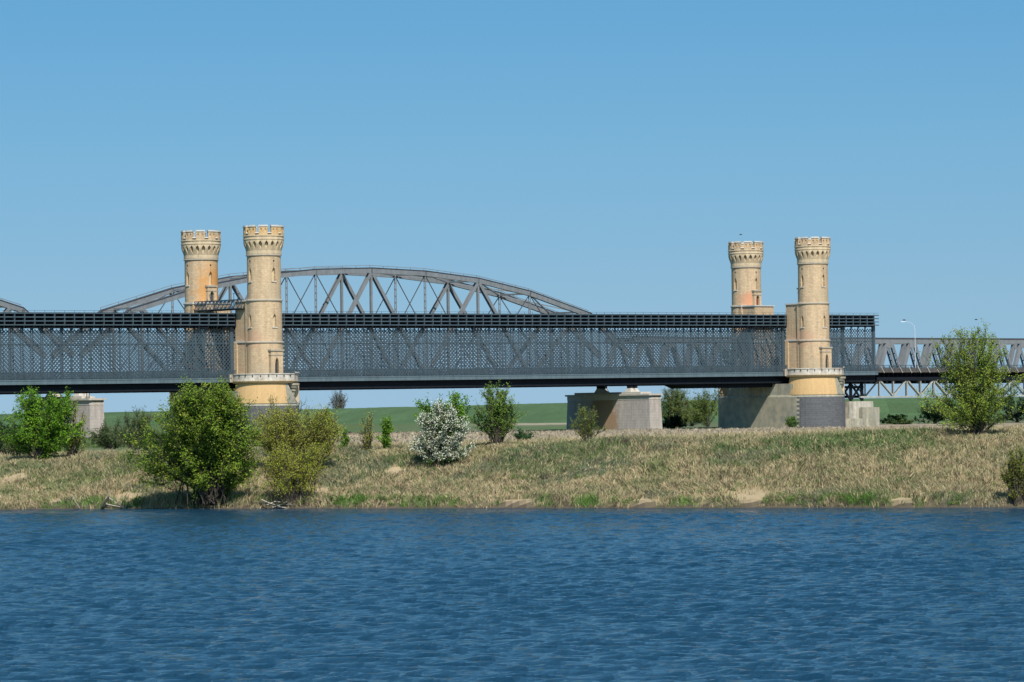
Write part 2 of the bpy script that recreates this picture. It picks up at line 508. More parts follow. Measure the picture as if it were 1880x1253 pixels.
gx = axis([(-9000, -600, 700), (-600, -90, 15), (-90, -46, 2), (-46, 46, 0.45), (46, 90, 2), (90, 600, 12), (600, 9001, 700)])
gy = axis([(-300, -20, 40), (-20, 12, 2), (12, 190, 12), (190, 218, 1.2), (218, 285, 0.45), (285, 420, 4), (420, 900, 8), (900, 1900, 10), (1900, 3000, 60), (3000, 14001, 900)])
GX, GY = np.meshgrid(gx, gy)
GZ = ground(GX, GY)
nx, ny = len(gx), len(gy)
V = np.stack([GX.ravel(), GY.ravel(), GZ.ravel()], 1)
idx = np.arange(nx * ny).reshape(ny, nx)
Fc = np.stack([idx[:-1, :-1].ravel(), idx[:-1, 1:].ravel(), idx[1:, 1:].ravel(), idx[1:, :-1].ravel()], 1)

STRAW = np.array((0.42, 0.335, 0.195)); STRAW2 = np.array((0.30, 0.25, 0.135)); GGREY = np.array((0.155, 0.175, 0.105))
GREEN = np.array((0.10, 0.17, 0.045)); OLIVE = np.array((0.185, 0.205, 0.095)); BROWN = np.array((0.16, 0.12, 0.085))
SAND = np.array((0.40, 0.30, 0.18)); LEVEE = np.array((0.072, 0.120, 0.052)); PLAIN = np.array((0.33, 0.27, 0.195))


def mixc(a, b, f):
    f = np.asarray(f)[..., None]
    return a * (1 - f) + b * f


SAND_PX = [(108, 918, 1.0), (232, 914, 1.2), (24, 876, 1.0), (725, 868, 0.9), (1372, 912, 1.5), (955, 922, 0.9), (1180, 925, 0.8), (590, 905, 0.8), (1655, 920, 0.8), (330, 872, 0.9)]
SAND_XY = [(*on_ground(px, py)[:2], rr) for px, py, rr in SAND_PX]


def sand_mask(x, y):
    m = np.zeros(np.shape(x))
    for sx, sy, rr in SAND_XY:
        d = np.sqrt(((x - sx) / (rr * 1.25)) ** 2 + ((y - sy) / (rr * 1.9)) ** 2) + 0.9 * (fbm(x, y, 1.1, 161, 3) - 0.5)
        m = np.maximum(m, 1 - sstep(0.6, 1.0, d))
    return m


def veg_colour(x, y, straw_bias=0.0):
    """Colour of the grass cover at a place: patches of straw, grey green, olive and fresh green."""
    e = y - bank_y(x)
    a = fbm(x, y * 0.9, 9.0, 21, 4); b = fbm(x, y, 4.5, 31, 4); c = fbm(x, y, 2.2, 41, 3); d = fbm(x, y, 11.0, 51, 3)
    col = mixc(OLIVE, STRAW, sstep(0.36, 0.54, a + 0.07 * sstep(0, 25, x) + 0.05 * sstep(12, 4, e) + straw_bias))
    col = mixc(col, GGREY, 0.8 * sstep(0.54, 0.66, b))
    col = mixc(col, BROWN, 0.6 * sstep(0.62, 0.75, c) * sstep(0.4, 0.6, d))
    col = mixc(col, GREEN, 0.6 * sstep(0.56, 0.70, d) * sstep(0.45, 0.6, c))
    lowgreen = sstep(0.54, 0.60, fbm(x, y * 0.6, 2.2, 61, 3)) * (1 - sstep(0.8, 2.6, e))
    col = mixc(col, np.array((0.09, 0.20, 0.03)), 0.85 * lowgreen)
    topgreen = sstep(0.50, 0.62, fbm(x, y, 8, 71, 3)) * sstep(12.5, 15, e) * (1 - sstep(20, 24, e)) * sstep(-5, 3, x)
    col = mixc(col, np.array((0.085, 0.17, 0.045)), 0.75 * topgreen)
    return col


fcx = V[Fc, 0].mean(1); fcy = V[Fc, 1].mean(1)
e = fcy - bank_y(fcx)
gc = veg_colour(fcx, fcy) * 0.8
sandy = sand_mask(fcx, fcy)
sandy = np.maximum(sandy, 0) * 0.9 + 0 * sstep(0.70, 0.78, fbm(fcx, fcy, 2.0, 81, 3)) * (1 - sstep(1.2, 3.2, e))
gc = mixc(gc, SAND, sandy)
gc = mixc(gc, np.array((0.085, 0.068, 0.048)), 1 - sstep(0.1, 1.1, e))
pl = PLAIN * (0.85 + 0.3 * fbm(fcx, fcy, 14, 91, 4))[:, None]
mead = mixc(np.array((0.105, 0.125, 0.062)), np.array((0.075, 0.125, 0.045)), sstep(0.4, 0.6, fbm(fcx, fcy, 40, 95, 3)))
right = sstep(40, 75, fcx)
pl = mixc(pl, mead, np.clip(sstep(655, 700, fcy - 30 * (vnoise(fcx, fcy, 25, 97) - 0.5)) * (1 - right) + right * sstep(800, 900, fcy), 0, 1) * 0.95)
strip = sstep(1040, 1080, fcy) * (1 - sstep(1200, 1240, fcy)) * sstep(-20, 0, fcx) * (1 - sstep(30, 45, fcx))
pl = mixc(pl, PLAIN * 1.1, strip * 0.8)
leftg = 1 - sstep(-50, -22, fcx)
pl = mixc(pl, np.array((0.085, 0.12, 0.045)), leftg * 0.9)
gc = mixc(gc, pl, sstep(60, 200, e))
ly = np.interp(fcx, LEV[:, 0], LEV[:, 1]); sl = np.interp(fcx, [-250, -85, -20, 12, 50, 90], [70, 140, 140, 120, 60, 32])
lm = 1 - sstep(0.95, 1.25, np.abs(fcy - ly) / sl)
levc = LEVEE * (0.62 + 0.5 * fbm(fcx, fcy, 30, 99, 4) + 0.34 * fbm(fcx, fcy * 0.5, 7, 98, 3))[:, None]
gc = mixc(gc, levc, lm)
gc = mixc(gc, LEVEE, sstep(0, 200, fcy - ly))
M['ground'] = mat('bank_and_meadow_ground', attr=True, rough=0.95, spec=0.1, var=0.18, scale=0.6, bump=0.4)
g_ob = np_mesh('ground', V, Fc, M['ground'], col=gc, smooth=True)
tag(g_ob, kind='structure', label='river bank, flood plain meadow and green levee')

# ------------------------------------------------------------------ river with real waves
def wave(x, y):
    r = np.random.default_rng(5)
    z = np.zeros_like(x)
    for i in range(46):
        L = 0.46 * (1.9 / 0.46) ** (i / 45.0)
        L *= r.uniform(0.9, 1.1)
        th = math.radians(70) + r.normal(0, 0.55)
        k = 2 * math.pi / L
        amp = 0.0052 * L ** 0.85
        ph = r.uniform(0, 6.28)
        q = k * (x * math.cos(th) + y * math.sin(th)) + ph + 1.3 * np.sin(0.11 * x + 0.07 * y + i)
        z += amp * (2.2 * (0.5 + 0.5 * np.sin(q)) ** 1.7 - 0.9)
    gust = 0.35 + 1.25 * fbm(x, y * 0.6, 16, 15, 4)
    shelter = np.clip((bank_y(x) - y) / 16.0, 0.10, 1.0)
    return z * gust * shelter


wx = np.concatenate([np.arange(-48, -22, 0.4), np.arange(-22, 22, 0.17), np.arange(22, 48.01, 0.4)]); wy = np.concatenate([np.arange(60, 80, 0.4), np.arange(80, 150, 0.17), np.arange(150, 262, 0.26)])
WX, WY = np.meshgrid(wx, wy)
WZ = wave(WX, WY)
V = np.stack([WX.ravel(), WY.ravel(), WZ.ravel()], 1)
a, b = WX.shape[1], WX.shape[0]
idx = np.arange(a * b).reshape(b, a)
Fc = np.stack([idx[:-1, :-1].ravel(), idx[:-1, 1:].ravel(), idx[1:, 1:].ravel(), idx[1:, :-1].ravel()], 1)
# calmer far reaches around the waved patch
extra = [(-3000, -48, 5, 3000), (48, 3000, 5, 3000), (-48, 48, 5, 60), (-48, 48, 261.9, 300)]
vb = len(V); ev, ef = [], []
for x0, x1, y0, y1 in extra:
    k = vb + len(ev)
    ev += [(x0, y0, 0), (x1, y0, 0), (x1, y1, 0), (x0, y1, 0)]; ef.append((k, k + 1, k + 2, k + 3))
V = np.concatenate([V, np.array(ev)]); Fc = np.concatenate([Fc, np.array(ef)])
mw = bpy.data.materials.new('river_water'); mw.use_nodes = True
n_, l_ = mw.node_tree.nodes, mw.node_tree.links
wb = n_['Principled BSDF']
wb.inputs['Base Color'].default_value = (0.006, 0.041, 0.080, 1)
wb.inputs['Roughness'].default_value = 0.06
wb.inputs['IOR'].default_value = 1.333
wb.inputs['Specular IOR Level'].default_value = 0.5
tc_ = n_.new('ShaderNodeTexCoord')
nz_ = n_.new('ShaderNodeTexNoise'); nz_.inputs['Scale'].default_value = 5.5; nz_.inputs['Detail'].default_value = 4; nz_.inputs['Roughness'].default_value = 0.65
l_.new(tc_.outputs['Object'], nz_.inputs['Vector'])
bp_ = n_.new('ShaderNodeBump'); bp_.inputs['Strength'].default_value = 1.0; bp_.inputs['Distance'].default_value = 0.06
nz2 = n_.new('ShaderNodeTexNoise'); nz2.inputs['Scale'].default_value = 1.9; nz2.inputs['Detail'].default_value = 7; nz2.inputs['Roughness'].default_value = 0.75
l_.new(tc_.outputs['Object'], nz2.inputs['Vector'])
bp2 = n_.new('ShaderNodeBump'); bp2.inputs['Strength'].default_value = 1.0; bp2.inputs['Distance'].default_value = 0.20
l_.new(nz2.outputs['Fac'], bp2.inputs['Height']); l_.new(bp2.outputs[0], bp_.inputs['Normal'])
l_.new(nz_.outputs['Fac'], bp_.inputs['Height']); l_.new(bp_.outputs[0], wb.inputs['Normal'])
w_ob = np_mesh('water', V, Fc, mw, smooth=True)
tag(w_ob, kind='structure', label='wind rippled dark blue river in front of the bank')


# ------------------------------------------------------------------ bridge towers
ZB = 12.3                                    # platform level the towers stand on (at the left towers)
LANCET = lambda zb, zs, za, w: [(zb, w), (zs, w), (zs + (za - zs) * 0.35, w * 0.86), (zs + (za - zs) * 0.7, w * 0.5), (za, 0.02)]


def arcpts(r, a0, a1, n, cx=0, cy=0):
    return [(cx + r * math.cos(a0 + (a1 - a0) * i / n), cy + r * math.sin(a0 + (a1 - a0) * i / n)) for i in range(n + 1)]


def lancet_panel(mb, w, zb, zs, za, y, d):
    """Pointed panel in the x/z plane at y, thickness d towards +y."""
    pts = [(-w, zb), (w, zb), (w, zs), (w * 0.8, zs + (za - zs) * 0.45), (w * 0.45, zs + (za - zs) * 0.78), (0, za),
           (-w * 0.45, zs + (za - zs) * 0.78), (-w * 0.8, zs + (za - zs) * 0.45), (-w, zs)]
    n = len(pts); b = len(mb.v)
    mb.v += [(p[0], y, p[1]) for p in pts] + [(p[0], y + d, p[1]) for p in pts]
    mb.f.append(tuple(range(b, b + n))); mb.f.append(tuple(range(b + 2 * n - 1, b + n - 1, -1)))
    for i in range(n):
        j = (i + 1) % n
        mb.f.append((b + i, b + n + i, b + n + j, b + j))


def porch(root, name, dist, z0, z1, zcap, hwid, door_m, brick):
    """Flat gabled bay standing out of the round wall on the -y side with a pointed doorway."""
    m = MB()
    ow, zs, za = 0.42, z0 + (z1 - z0) * 0.52, z0 + (z1 - z0) * 0.78
    yf = -dist
    zsx = [z0, zs, zs + (za - zs) * 0.4, zs + (za - zs) * 0.75, za, z1]
    wsx = [ow, ow, ow * 0.8, ow * 0.45, 0.0, 0.0]
    for k in range(5):
        for sg in (-1, 1):
            q = [(sg * wsx[k], yf, zsx[k]), (sg * hwid, yf, zsx[k]), (sg * hwid, yf, zsx[k + 1]), (sg * wsx[k + 1], yf, zsx[k + 1])]
            m.quad(*(q if sg > 0 else q[::-1]))
            if k < 4:
                m.quad((sg * wsx[k], yf, zsx[k]), (sg * wsx[k + 1], yf, zsx[k + 1]), (sg * wsx[k + 1], yf + .45, zsx[k + 1]), (sg * wsx[k], yf + .45, zsx[k]))
    for sg in (-1, 1):
        m.quad((sg * hwid, yf, z0), (sg * hwid, -2.0, z0), (sg * hwid, -2.0, z1), (sg * hwid, yf, z1))
    m.quad((-hwid, yf, z1), (hwid, yf, z1), (hwid, -2.0, z1), (-hwid, -2.0, z1))
    bay = m.build(name, brick, root)
    c = MB(); c.box(-hwid - 0.16, hwid + 0.16, yf - 0.16, -2.4, z1, z1 + 0.28); c.box(-hwid - 0.06, hwid + 0.06, yf - 0.06, -2.4, z1 - 0.75, z1 - 0.6)
    c.build('bay_cornice', M['string'], bay)
    d = MB(); lancet_panel(d, ow + 0.05, z0, zs, za + 0.05, yf + 0.42, 0.06)
    d.build('door', door_m, bay)
    return bay


def make_tower(pos, zbase, rz, label, brick, group, orange_top=False, box_len=5.15, door_m=None):
    root = thing('bridge_tower', label, 'tower', (pos.x, pos.y, zbase), (0, 0, rz), group)
    s = ZB
    bx = lambda z: z - s
    # local frame: -y away from the bridge, +y towards the bridge
    faces = [-math.pi / 2, math.pi / 2, 0, math.pi]
    # ---- shaft in three lifts, with lancet niches
    m = MB()
    m.lathe([(3.30, bx(12.3)), (3.30, bx(12.75)), (3.19, bx(12.85)), (3.17, bx(18.85))], 96)
    for th in faces:
        m.sector(lambda z: 3.06, 2.66, th, math.pi / 4, bx(18.85), bx(26.1), LANCET(bx(21.5), bx(22.95), bx(23.75), 0.37), 12)
        m.sector(lambda z: 2.93, 2.53, th, math.pi / 4, bx(26.1), bx(34.0), LANCET(bx(29.4), bx(30.95), bx(31.75), 0.37), 12)
    m.build('shaft', brick, root)
    m = MB(); m.lathe([(2.64, bx(19.0)), (2.64, bx(26.0))], 64); m.lathe([(2.50, bx(26.0)), (2.50, bx(34.2))], 64)
    m.build('niche_wall', M['niche'], root)
    for th in faces:
        for zb, r in ((21.5, 3.06), (29.4, 2.93)):
            w = MB()
            a = Matrix.Rotation(th, 3, 'Z')
            def tb(x0, x1, y0, y1, z0, z1):
                b = len(w.v); t = MB().box(x0, x1, y0, y1, z0, z1)
                w.v.extend([tuple(a @ Vector(p)) for p in t.v]); w.f.extend([tuple(b + i for i in f) for f in t.f])
            tb(r - 0.25, r + 0.12, -0.50, 0.50, bx(zb) - 0.22, bx(zb))
            w.build('window_sill', M['parapet'], root)
    for th in faces:
        a = Matrix.Rotation(th, 3, 'Z')
        w = MB(); t = MB().box(2.90, 2.945, -0.13, 0.13, bx(32.72), bx(33.0))
        w.v.extend([tuple(a @ Vector(p)) for p in t.v]); w.f.extend(t.f)
        w.build('vent_slot', M['steel_dark'], root)
    # ---- string courses
    for zz, r0, r1 in ((18.85, 3.17, 3.06), (26.1, 3.08, 2.93), (33.9, 2.95, 2.95)):
        m = MB(); m.lathe([(r0 - 0.05, bx(zz - 0.16)), (r0 + 0.16, bx(zz - 0.10)), (r0 + 0.16, bx(zz + 0.04)), (r1 - 0.03, bx(zz + 0.24))], 96)
        m.build('string_course', M['string'], root)
    # ---- corbelled head
    m = MB(); m.lathe([(2.94, bx(33.95)), (3.05, bx(34.1)), (3.06, bx(34.75)), (2.8, bx(34.8))], 96)
    m.build('neck_band', M['sand_trim'], root)
    NA = 20
    rf = lambda z: 3.06 + 0.42 * float(sstep(bx(34.5), bx(36.1), z))
    m = MB()
    for i in range(NA):
        th = 2 * math.pi * (i + 0.5) / NA
        m.sector(rf, 2.85, th, math.pi / NA, bx(34.75), bx(36.55),
                 [(bx(34.85), 0.06), (bx(35.2), 0.15), (bx(35.6), 0.29), (bx(35.85), 0.31), (bx(36.1), 0.22), (bx(36.3), 0.02)], 3)
    m.lathe([(2.84, bx(34.7)), (2.84, bx(36.6))], 64)
    m.build('corbel_arcade', M['sand_trim'], root)
    m = MB(); m.lathe([(3.42, bx(36.5)), (3.56, bx(36.58)), (3.56, bx(36.72)), (3.48, bx(36.76)), (3.48, bx(37.12)), (3.60, bx(37.16)), (3.58, bx(37.3)), (2.9, bx(37.34)), (2.9, bx(36.9)), (0.01, bx(36.9))], 96)
    m.build('parapet_band', M['sand_trim'], root)
    NM = 10
    pb = M['orange_brick'] if orange_top else M['brick']
    for i in range(NM):
        th = 2 * math.pi * (i + 0.5) / NM
        h = math.radians(12.4)
        m = MB(); r0 = 3.50
        z0, z1 = bx(37.25), bx(38.75)
        for sg in (-1, 1):
            m.sector(lambda z: r0, r0 - 0.16, th + sg * h / 2, h / 2, z0, z1,
                     [(bx(37.75), 0.17), (bx(38.2), 0.17), (bx(38.38), 0.12), (bx(38.45), 0.02)], 2)
        pts = arcpts(r0 - 0.155, th - h, th + h, 6) + arcpts(r0 - 0.5, th + h, th - h, 6)
        m.prism(pts, z0, z1)
        for sg in (-1, 1):
            ca, sa = math.cos(th + sg * h), math.sin(th + sg * h)
            m.quad((r0 * ca, r0 * sa, z0), ((r0 - .16) * ca, (r0 - .16) * sa, z0), ((r0 - .16) * ca, (r0 - .16) * sa, z1), (r0 * ca, r0 * sa, z1))
        mer = m.build('merlon', pb, root)
        c = MB(); h2 = h + 0.02
        o1 = arcpts(r0 + 0.12, th - h2, th + h2, 6) + arcpts(r0 - 0.6, th + h2, th - h2, 6)
        o2 = arcpts(r0 + 0.02, th - h2 * .96, th + h2 * .96, 6) + arcpts(r0 - 0.5, th + h2 * .96, th - h2 * .96, 6)
        c.prism(o1, z1, z1 + 0.12); c.prism(o2, z1 + 0.121, z1 + 0.3)
        c.build('coping', M['coping'], mer)
        # gap with a low wall and a pale sloping sill
        tg = 2 * math.pi * i / NM; hg = math.pi / NM - h
        m = MB(); pts = arcpts(3.36, tg - hg, tg + hg, 3) + arcpts(3.02, tg + hg, tg - hg, 3)
        m.prism(pts, bx(37.3), bx(37.62))
        g = m.build('crenel_wall', M['sand_trim'], root)
        m = MB(); a1 = arcpts(3.60, tg - hg, tg + hg, 3) + arcpts(3.02, tg + hg, tg - hg, 3); a2 = arcpts(3.3, tg - hg, tg + hg, 3) + arcpts(3.05, tg + hg, tg - hg, 3)
        m.prism(a1, bx(37.63), bx(37.80), a2); m.build('crenel_sill', M['coping'], g)
    # ---- square block linking tower and girders
    m = MB(); m.box(-2.75, 2.75, 0.6, box_len, bx(12.3), bx(18.95)); m.box(-2.55, 2.55, 0.6, box_len - 0.01, bx(18.9), bx(26.0))
    m.box(-2.95, 2.95, 0.3, 1.6, bx(12.3), bx(25.98))
    m.box(-2.95, 2.95, box_len - 0.9, box_len - 0.02, bx(12.3), bx(18.93))
    blk = m.build('link_block', brick, root)
    m = MB(); m.box(-2.75, 2.75, 0.5, box_len + 0.15, bx(25.98), bx(26.22)); m.box(-3.1, 3.1, 0.35, 1.7, bx(25.981), bx(26.3))
    m.build('block_coping', M['coping'], blk)
    m = MB(); m.box(-2.9, 2.9, 1.7, box_len + 0.12, bx(18.85), bx(19.15))
    m.build('block_ledge', M['coping'], blk)
    # ---- bays with doors
    porch(root, 'door_bay', 3.62, bx(12.4), bx(17.3), 0, 1.25, M['door'], brick)
    up = porch(root, 'roof_door_bay', 3.35, bx(26.1), bx(29.0), 0, 0.95, door_m or M['door'], brick)
    up.rotation_euler = (0, 0, math.pi)
    return root


TG = 'crenellated brick towers of the old bridge'
dz = GRADE * SPAN
FL, FR = T1, T2
RL, RR = T1 + N * 2 * HW, T2 + N * 2 * HW
make_tower(FL, ZB, RZ, 'clean tan round tower with orange-tinted battlements, nearest the viewer, by the large bank tree', M['brick'], TG, orange_top=True)
make_tower(FR, ZB + dz, RZ, 'tan round tower, whole height in view, at the right end of the lattice bridge', M['brick'], TG)
make_tower(RL, ZB, RZ + math.pi, 'orange-stained round tower rising behind the lattice bridge beside the railway arch', M['brick_orange'], TG)
make_tower(RR, ZB + dz, RZ + math.pi, 'tan round tower with a salmon patch rising behind the lattice bridge', M['brick_salmon'], TG, door_m=M['red_door'])


# ------------------------------------------------------------------ masonry piers under the towers
def stadium(hw, yc, n=18, back=True):
    pts = [(hw * math.cos(a), -yc + hw * math.sin(a)) for a in np.linspace(math.pi, 2 * math.pi, n + 1)]
    pts += [(hw * math.cos(a), yc + hw * math.sin(a)) for a in np.linspace(0, math.pi, n + 1)]
    return pts


def block_mask(m):
    """Dark facing blocks on the nose, toothed edge on the left where they give way to grey concrete."""
    n, l = m.node_tree.nodes, m.node_tree.links
    b = n['Principled BSDF']; src = b.inputs['Base Color'].links[0].from_socket
    tc = n.new('ShaderNodeTexCoord'); sp = n.new('ShaderNodeSeparateXYZ'); l.new(tc.outputs['Object'], sp.inputs[0])
    f = n.new('ShaderNodeMath'); f.operation = 'MULTIPLY'; f.inputs[1].default_value = 1 / 0.84; l.new(sp.outputs['Z'], f.inputs[0])
    fr = n.new('ShaderNodeMath'); fr.operation = 'FRACT'; l.new(f.outputs[0], fr.inputs[0])
    st = n.new('ShaderNodeMath'); st.operation = 'GREATER_THAN'; st.inputs[1].default_value = 0.5; l.new(fr.outputs[0], st.inputs[0])
    ad = n.new('ShaderNodeMath'); ad.operation = 'MULTIPLY_ADD'; ad.inputs[1].default_value = 0.6; l.new(st.outputs[0], ad.inputs[0]); l.new(sp.outputs['Y'], ad.inputs[2])
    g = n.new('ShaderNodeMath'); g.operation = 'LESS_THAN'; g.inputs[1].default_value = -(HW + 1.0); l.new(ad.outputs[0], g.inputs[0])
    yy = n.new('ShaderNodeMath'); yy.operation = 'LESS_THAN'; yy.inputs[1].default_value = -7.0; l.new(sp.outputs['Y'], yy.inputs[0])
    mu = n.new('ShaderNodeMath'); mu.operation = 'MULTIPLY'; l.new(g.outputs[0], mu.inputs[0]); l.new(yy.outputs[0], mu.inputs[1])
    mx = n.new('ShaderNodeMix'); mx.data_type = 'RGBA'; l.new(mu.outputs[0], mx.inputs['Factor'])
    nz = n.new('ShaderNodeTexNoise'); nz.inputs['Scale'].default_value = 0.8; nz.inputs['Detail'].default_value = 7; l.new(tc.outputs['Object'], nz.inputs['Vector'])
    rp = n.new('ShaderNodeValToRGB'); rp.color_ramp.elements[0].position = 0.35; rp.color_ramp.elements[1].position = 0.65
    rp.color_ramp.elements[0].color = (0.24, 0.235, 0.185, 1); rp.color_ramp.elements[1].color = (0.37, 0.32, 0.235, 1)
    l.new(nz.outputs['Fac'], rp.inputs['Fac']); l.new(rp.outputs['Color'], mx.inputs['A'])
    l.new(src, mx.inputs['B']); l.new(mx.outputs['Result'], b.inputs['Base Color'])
    return m


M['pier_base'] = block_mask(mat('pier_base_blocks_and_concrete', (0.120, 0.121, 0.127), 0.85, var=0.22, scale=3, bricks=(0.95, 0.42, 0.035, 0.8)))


def make_pier(t, z_up, label):
    root = thing('masonry_pier', label, 'pier', B(t, 0, 1.5), (0, 0, RZ), 'masonry piers of the old bridge')
    s = 1.5
    bz = lambda z: z + z_up - s
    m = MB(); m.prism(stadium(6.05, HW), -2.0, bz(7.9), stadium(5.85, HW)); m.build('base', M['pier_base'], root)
    m = MB(); m.prism(stadium(5.83, HW), bz(7.902), bz(8.3), stadium(5.6, HW)); m.build('plinth_band', M['grey_conc'], root)
    m = MB(); m.box(-5.58, 5.58, -HW + 0.2, HW - 0.2, bz(8.3), bz(10.5))
    m.build('body', M['grey_conc'], root)
    for sg in (-1, 1):
        off = 0.0 if sg < 0 else math.pi
        A = lambda d: math.radians(d) + off
        lz = []
        for k in range(15):
            q = k / 14.0
            lz.append((5.72 - 0.5 * q ** 1.3, bz(8.3) + (bz(11.75) - bz(8.3)) * q))
        # rounded nose in yellow render, broken off beside a recess on its right
        m = MB(); m.lathe(lz, 60, 0, sg * HW, A(-200), A(-77)); m.build('nose', M['yellow'], root)
        m = MB(); n0 = 8
        for k in range(15):                                  # crumbling grey edge that sweeps outwards towards its foot
            pass
        edge = []
        for k in range(15):
            q = k / 14.0
            edge.append((math.radians(-77 + 27 * (1 - q) ** 1.5), lz[k][0] + 0.02, lz[k][1]))
        for (a0, r0, z0), (a1, r1, z1) in zip(edge[:-1], edge[1:]):
            for c in range(6):
                f0, f1 = c / 6, (c + 1) / 6; s0_ = math.radians(-84)
                P = lambda a, r, z: (r * math.cos(a + off), sg * HW + r * math.sin(a + off), z)
                b0, b1 = s0_ + (a0 - s0_) * f0, s0_ + (a0 - s0_) * f1; t0, t1 = s0_ + (a1 - s0_) * f0, s0_ + (a1 - s0_) * f1
                m.quad(P(b0, r0, z0), P(b1, r0, z0), P(t1, r1, z1), P(t0, r1, z1))
            m.quad(P(a0, r0, z0), P(a0, r0 - 1.6, z0), P(a1, r1 - 1.6, z1), P(a1, r1, z1))
        m.build('nose_edge', M['grey_conc'], root)
        m = MB(); m.lathe([(4.3, bz(8.3)), (4.3, bz(11.75))], 30, 0, sg * HW, A(-90), A(-20)); m.build('recess_wall', M['grey_conc'], root)
        m = MB(); pts = [(r * math.cos(A(d)), sg * HW + r * math.sin(A(d))) for r, d in ((5.85, -41), (5.85, -35), (5.85, -29), (4.0, -27), (4.0, -42))]
        m.prism(pts, bz(8.3), bz(11.75)); m.build('pilaster', M['sand_trim'], root)
        cx_, cy_ = 5.0 * math.cos(A(-55)), sg * HW + 5.0 * math.sin(A(-55))
        m = MB(); m.lathe([(0.10, bz(9.4)), (0.35, bz(9.7)), (0.4, bz(10.2)), (0.62, bz(10.4)), (0.66, bz(10.8)), (0.95, bz(11.0)), (1.0, bz(11.3)), (1.2, bz(11.4)), (1.2, bz(11.75))], 24, cx_, cy_)
        m.build('corbel', M['grey_conc'], root)
        m = MB()
        m.lathe([(4.0, bz(11.75)), (5.45, bz(11.78)), (5.75, bz(12.0)), (5.85, bz(12.12)), (5.85, bz(12.24)), (0.1, bz(12.28))], 90, 0, sg * HW)
        m.build('platform', M['sand_trim'], root)
        m = MB()
        m.lathe([(5.72, bz(12.2)), (5.72, bz(13.25)), (5.84, bz(13.3)), (5.84, bz(13.42)), (5.3, bz(13.46)), (5.3, bz(12.26))], 80, 0, sg * HW, A(-215), A(-64))
        m.build('parapet', M['parapet'], root)
        m = MB()
        m.lathe([(5.74, bz(12.2)), (5.74, bz(13.5)), (5.25, bz(13.5)), (5.25, bz(12.26))], 20, 0, sg * HW, A(-64), A(-20))
        m.quad(*[(r * math.cos(A(-64)), sg * HW + r * math.sin(A(-64)), z) for r, z in ((5.25, bz(12.2)), (5.74, bz(12.2)), (5.74, bz(13.5)), (5.25, bz(13.5)))])
        bal = m.build('balcony', M['balcony'], root)
        m = MB(); m.lathe([(5.2, bz(13.5)), (5.95, bz(13.5)), (5.95, bz(13.68)), (5.2, bz(13.72))], 20, 0, sg * HW, A(-65), A(-19)); m.build('balcony_coping', M['coping'], bal)
        # bracketed block under the parapet on the bridge side
        for kk, d in enumerate((-206, -200)):
            m = MB(); pts = [(r * math.cos(A(d + w)), sg * HW + r * math.sin(A(d + w))) for r, w in ((6.35, -2.2), (6.35, 2.2), (5.0, 2.6), (5.0, -2.6))]
            m.prism(pts, bz(12.0), bz(13.35)); m.build('bracket', M['balcony'], root)
        for k in range(8):
            a = A(-175 + k * 14)
            ca, sa = math.cos(a), math.sin(a)
            m = MB()
            m.bar((5.5 * ca, sg * HW + 5.5 * sa, bz(13.08)), (5.9 * ca, sg * HW + 5.9 * sa, bz(13.03)), 0.15, 0.15, (0, 0, 1))
            m.build('spout', M['steel_dark'], root)
    return root


make_pier(0, 0.0, 'masonry pier with yellow flared nose half hidden by the bank bushes on the left')
make_pier(SPAN, dz, 'masonry pier with yellow flared nose, dark facing blocks and shaded side under the right towers')

# ------------------------------------------------------------------ old lattice bridge
GH = 4.42
LZ0, LZ1 = 12.8, 21.3
br = thing('lattice_bridge', 'long dark blue-grey lattice girder bridge with boxed cornice running between the towers', 'bridge',
           B(0, 0, 0), (0, -GRADE, RZ))
TS, TE = -SPAN, SPAN + 21.6
for sg in (-1, 1):
    y = sg * GH
    m = MB()
    P, bw, bt = 0.70, 0.150, 0.03
    H = LZ1 - LZ0
    k = TS - H
    while k < TE:
        for d in (0, 1):
            xa, xb = k, k + H
            za, zb = (LZ0, LZ1) if d == 0 else (LZ1, LZ0)
            ca, cb = max(xa, TS), min(xb, TE)
            if cb > ca + 0.05:
                f0 = (ca - xa) / H; f1 = (cb - xa) / H
                yy = y + (0.02 if d else -0.02)
                m.bar((ca, yy, za + (zb - za) * f0), (cb, yy, za + (zb - za) * f1), bw, bt)
        k += P
    m.build('lattice_web', M['steel'], br)
    m = MB()
    t = TS
    i = 0
    while t <= TE + 0.01:
        m.box(t - 0.09, t + 0.09, y - 0.05, y + 0.05, LZ0, LZ1 + 0.9)
        t += 1.94; i += 1
    for e0 in (-3.4, 3.4, SPAN - 3.4, SPAN + 3.4, TE):
        m.box(e0 - 0.28, e0 + 0.28, y - 0.2, y + 0.2, LZ0, LZ1 + 1.2)
    m.build('stiffener', M['steel'], br)
    m = MB()
    m.box(TS, TE, y - 0.08, y + 0.08, 18.75, 18.87)
    m.build('mid_rail', M['steel'], br)
    m = MB()
    m.box(TS, TE, y - 0.3, y + 0.3, LZ1 + 0.35, 24.0); m.box(TS, TE, y - 0.26, y + 0.26, 10.7, LZ0 + 0.1)
    m.build('chord', M['steel_dark'], br)
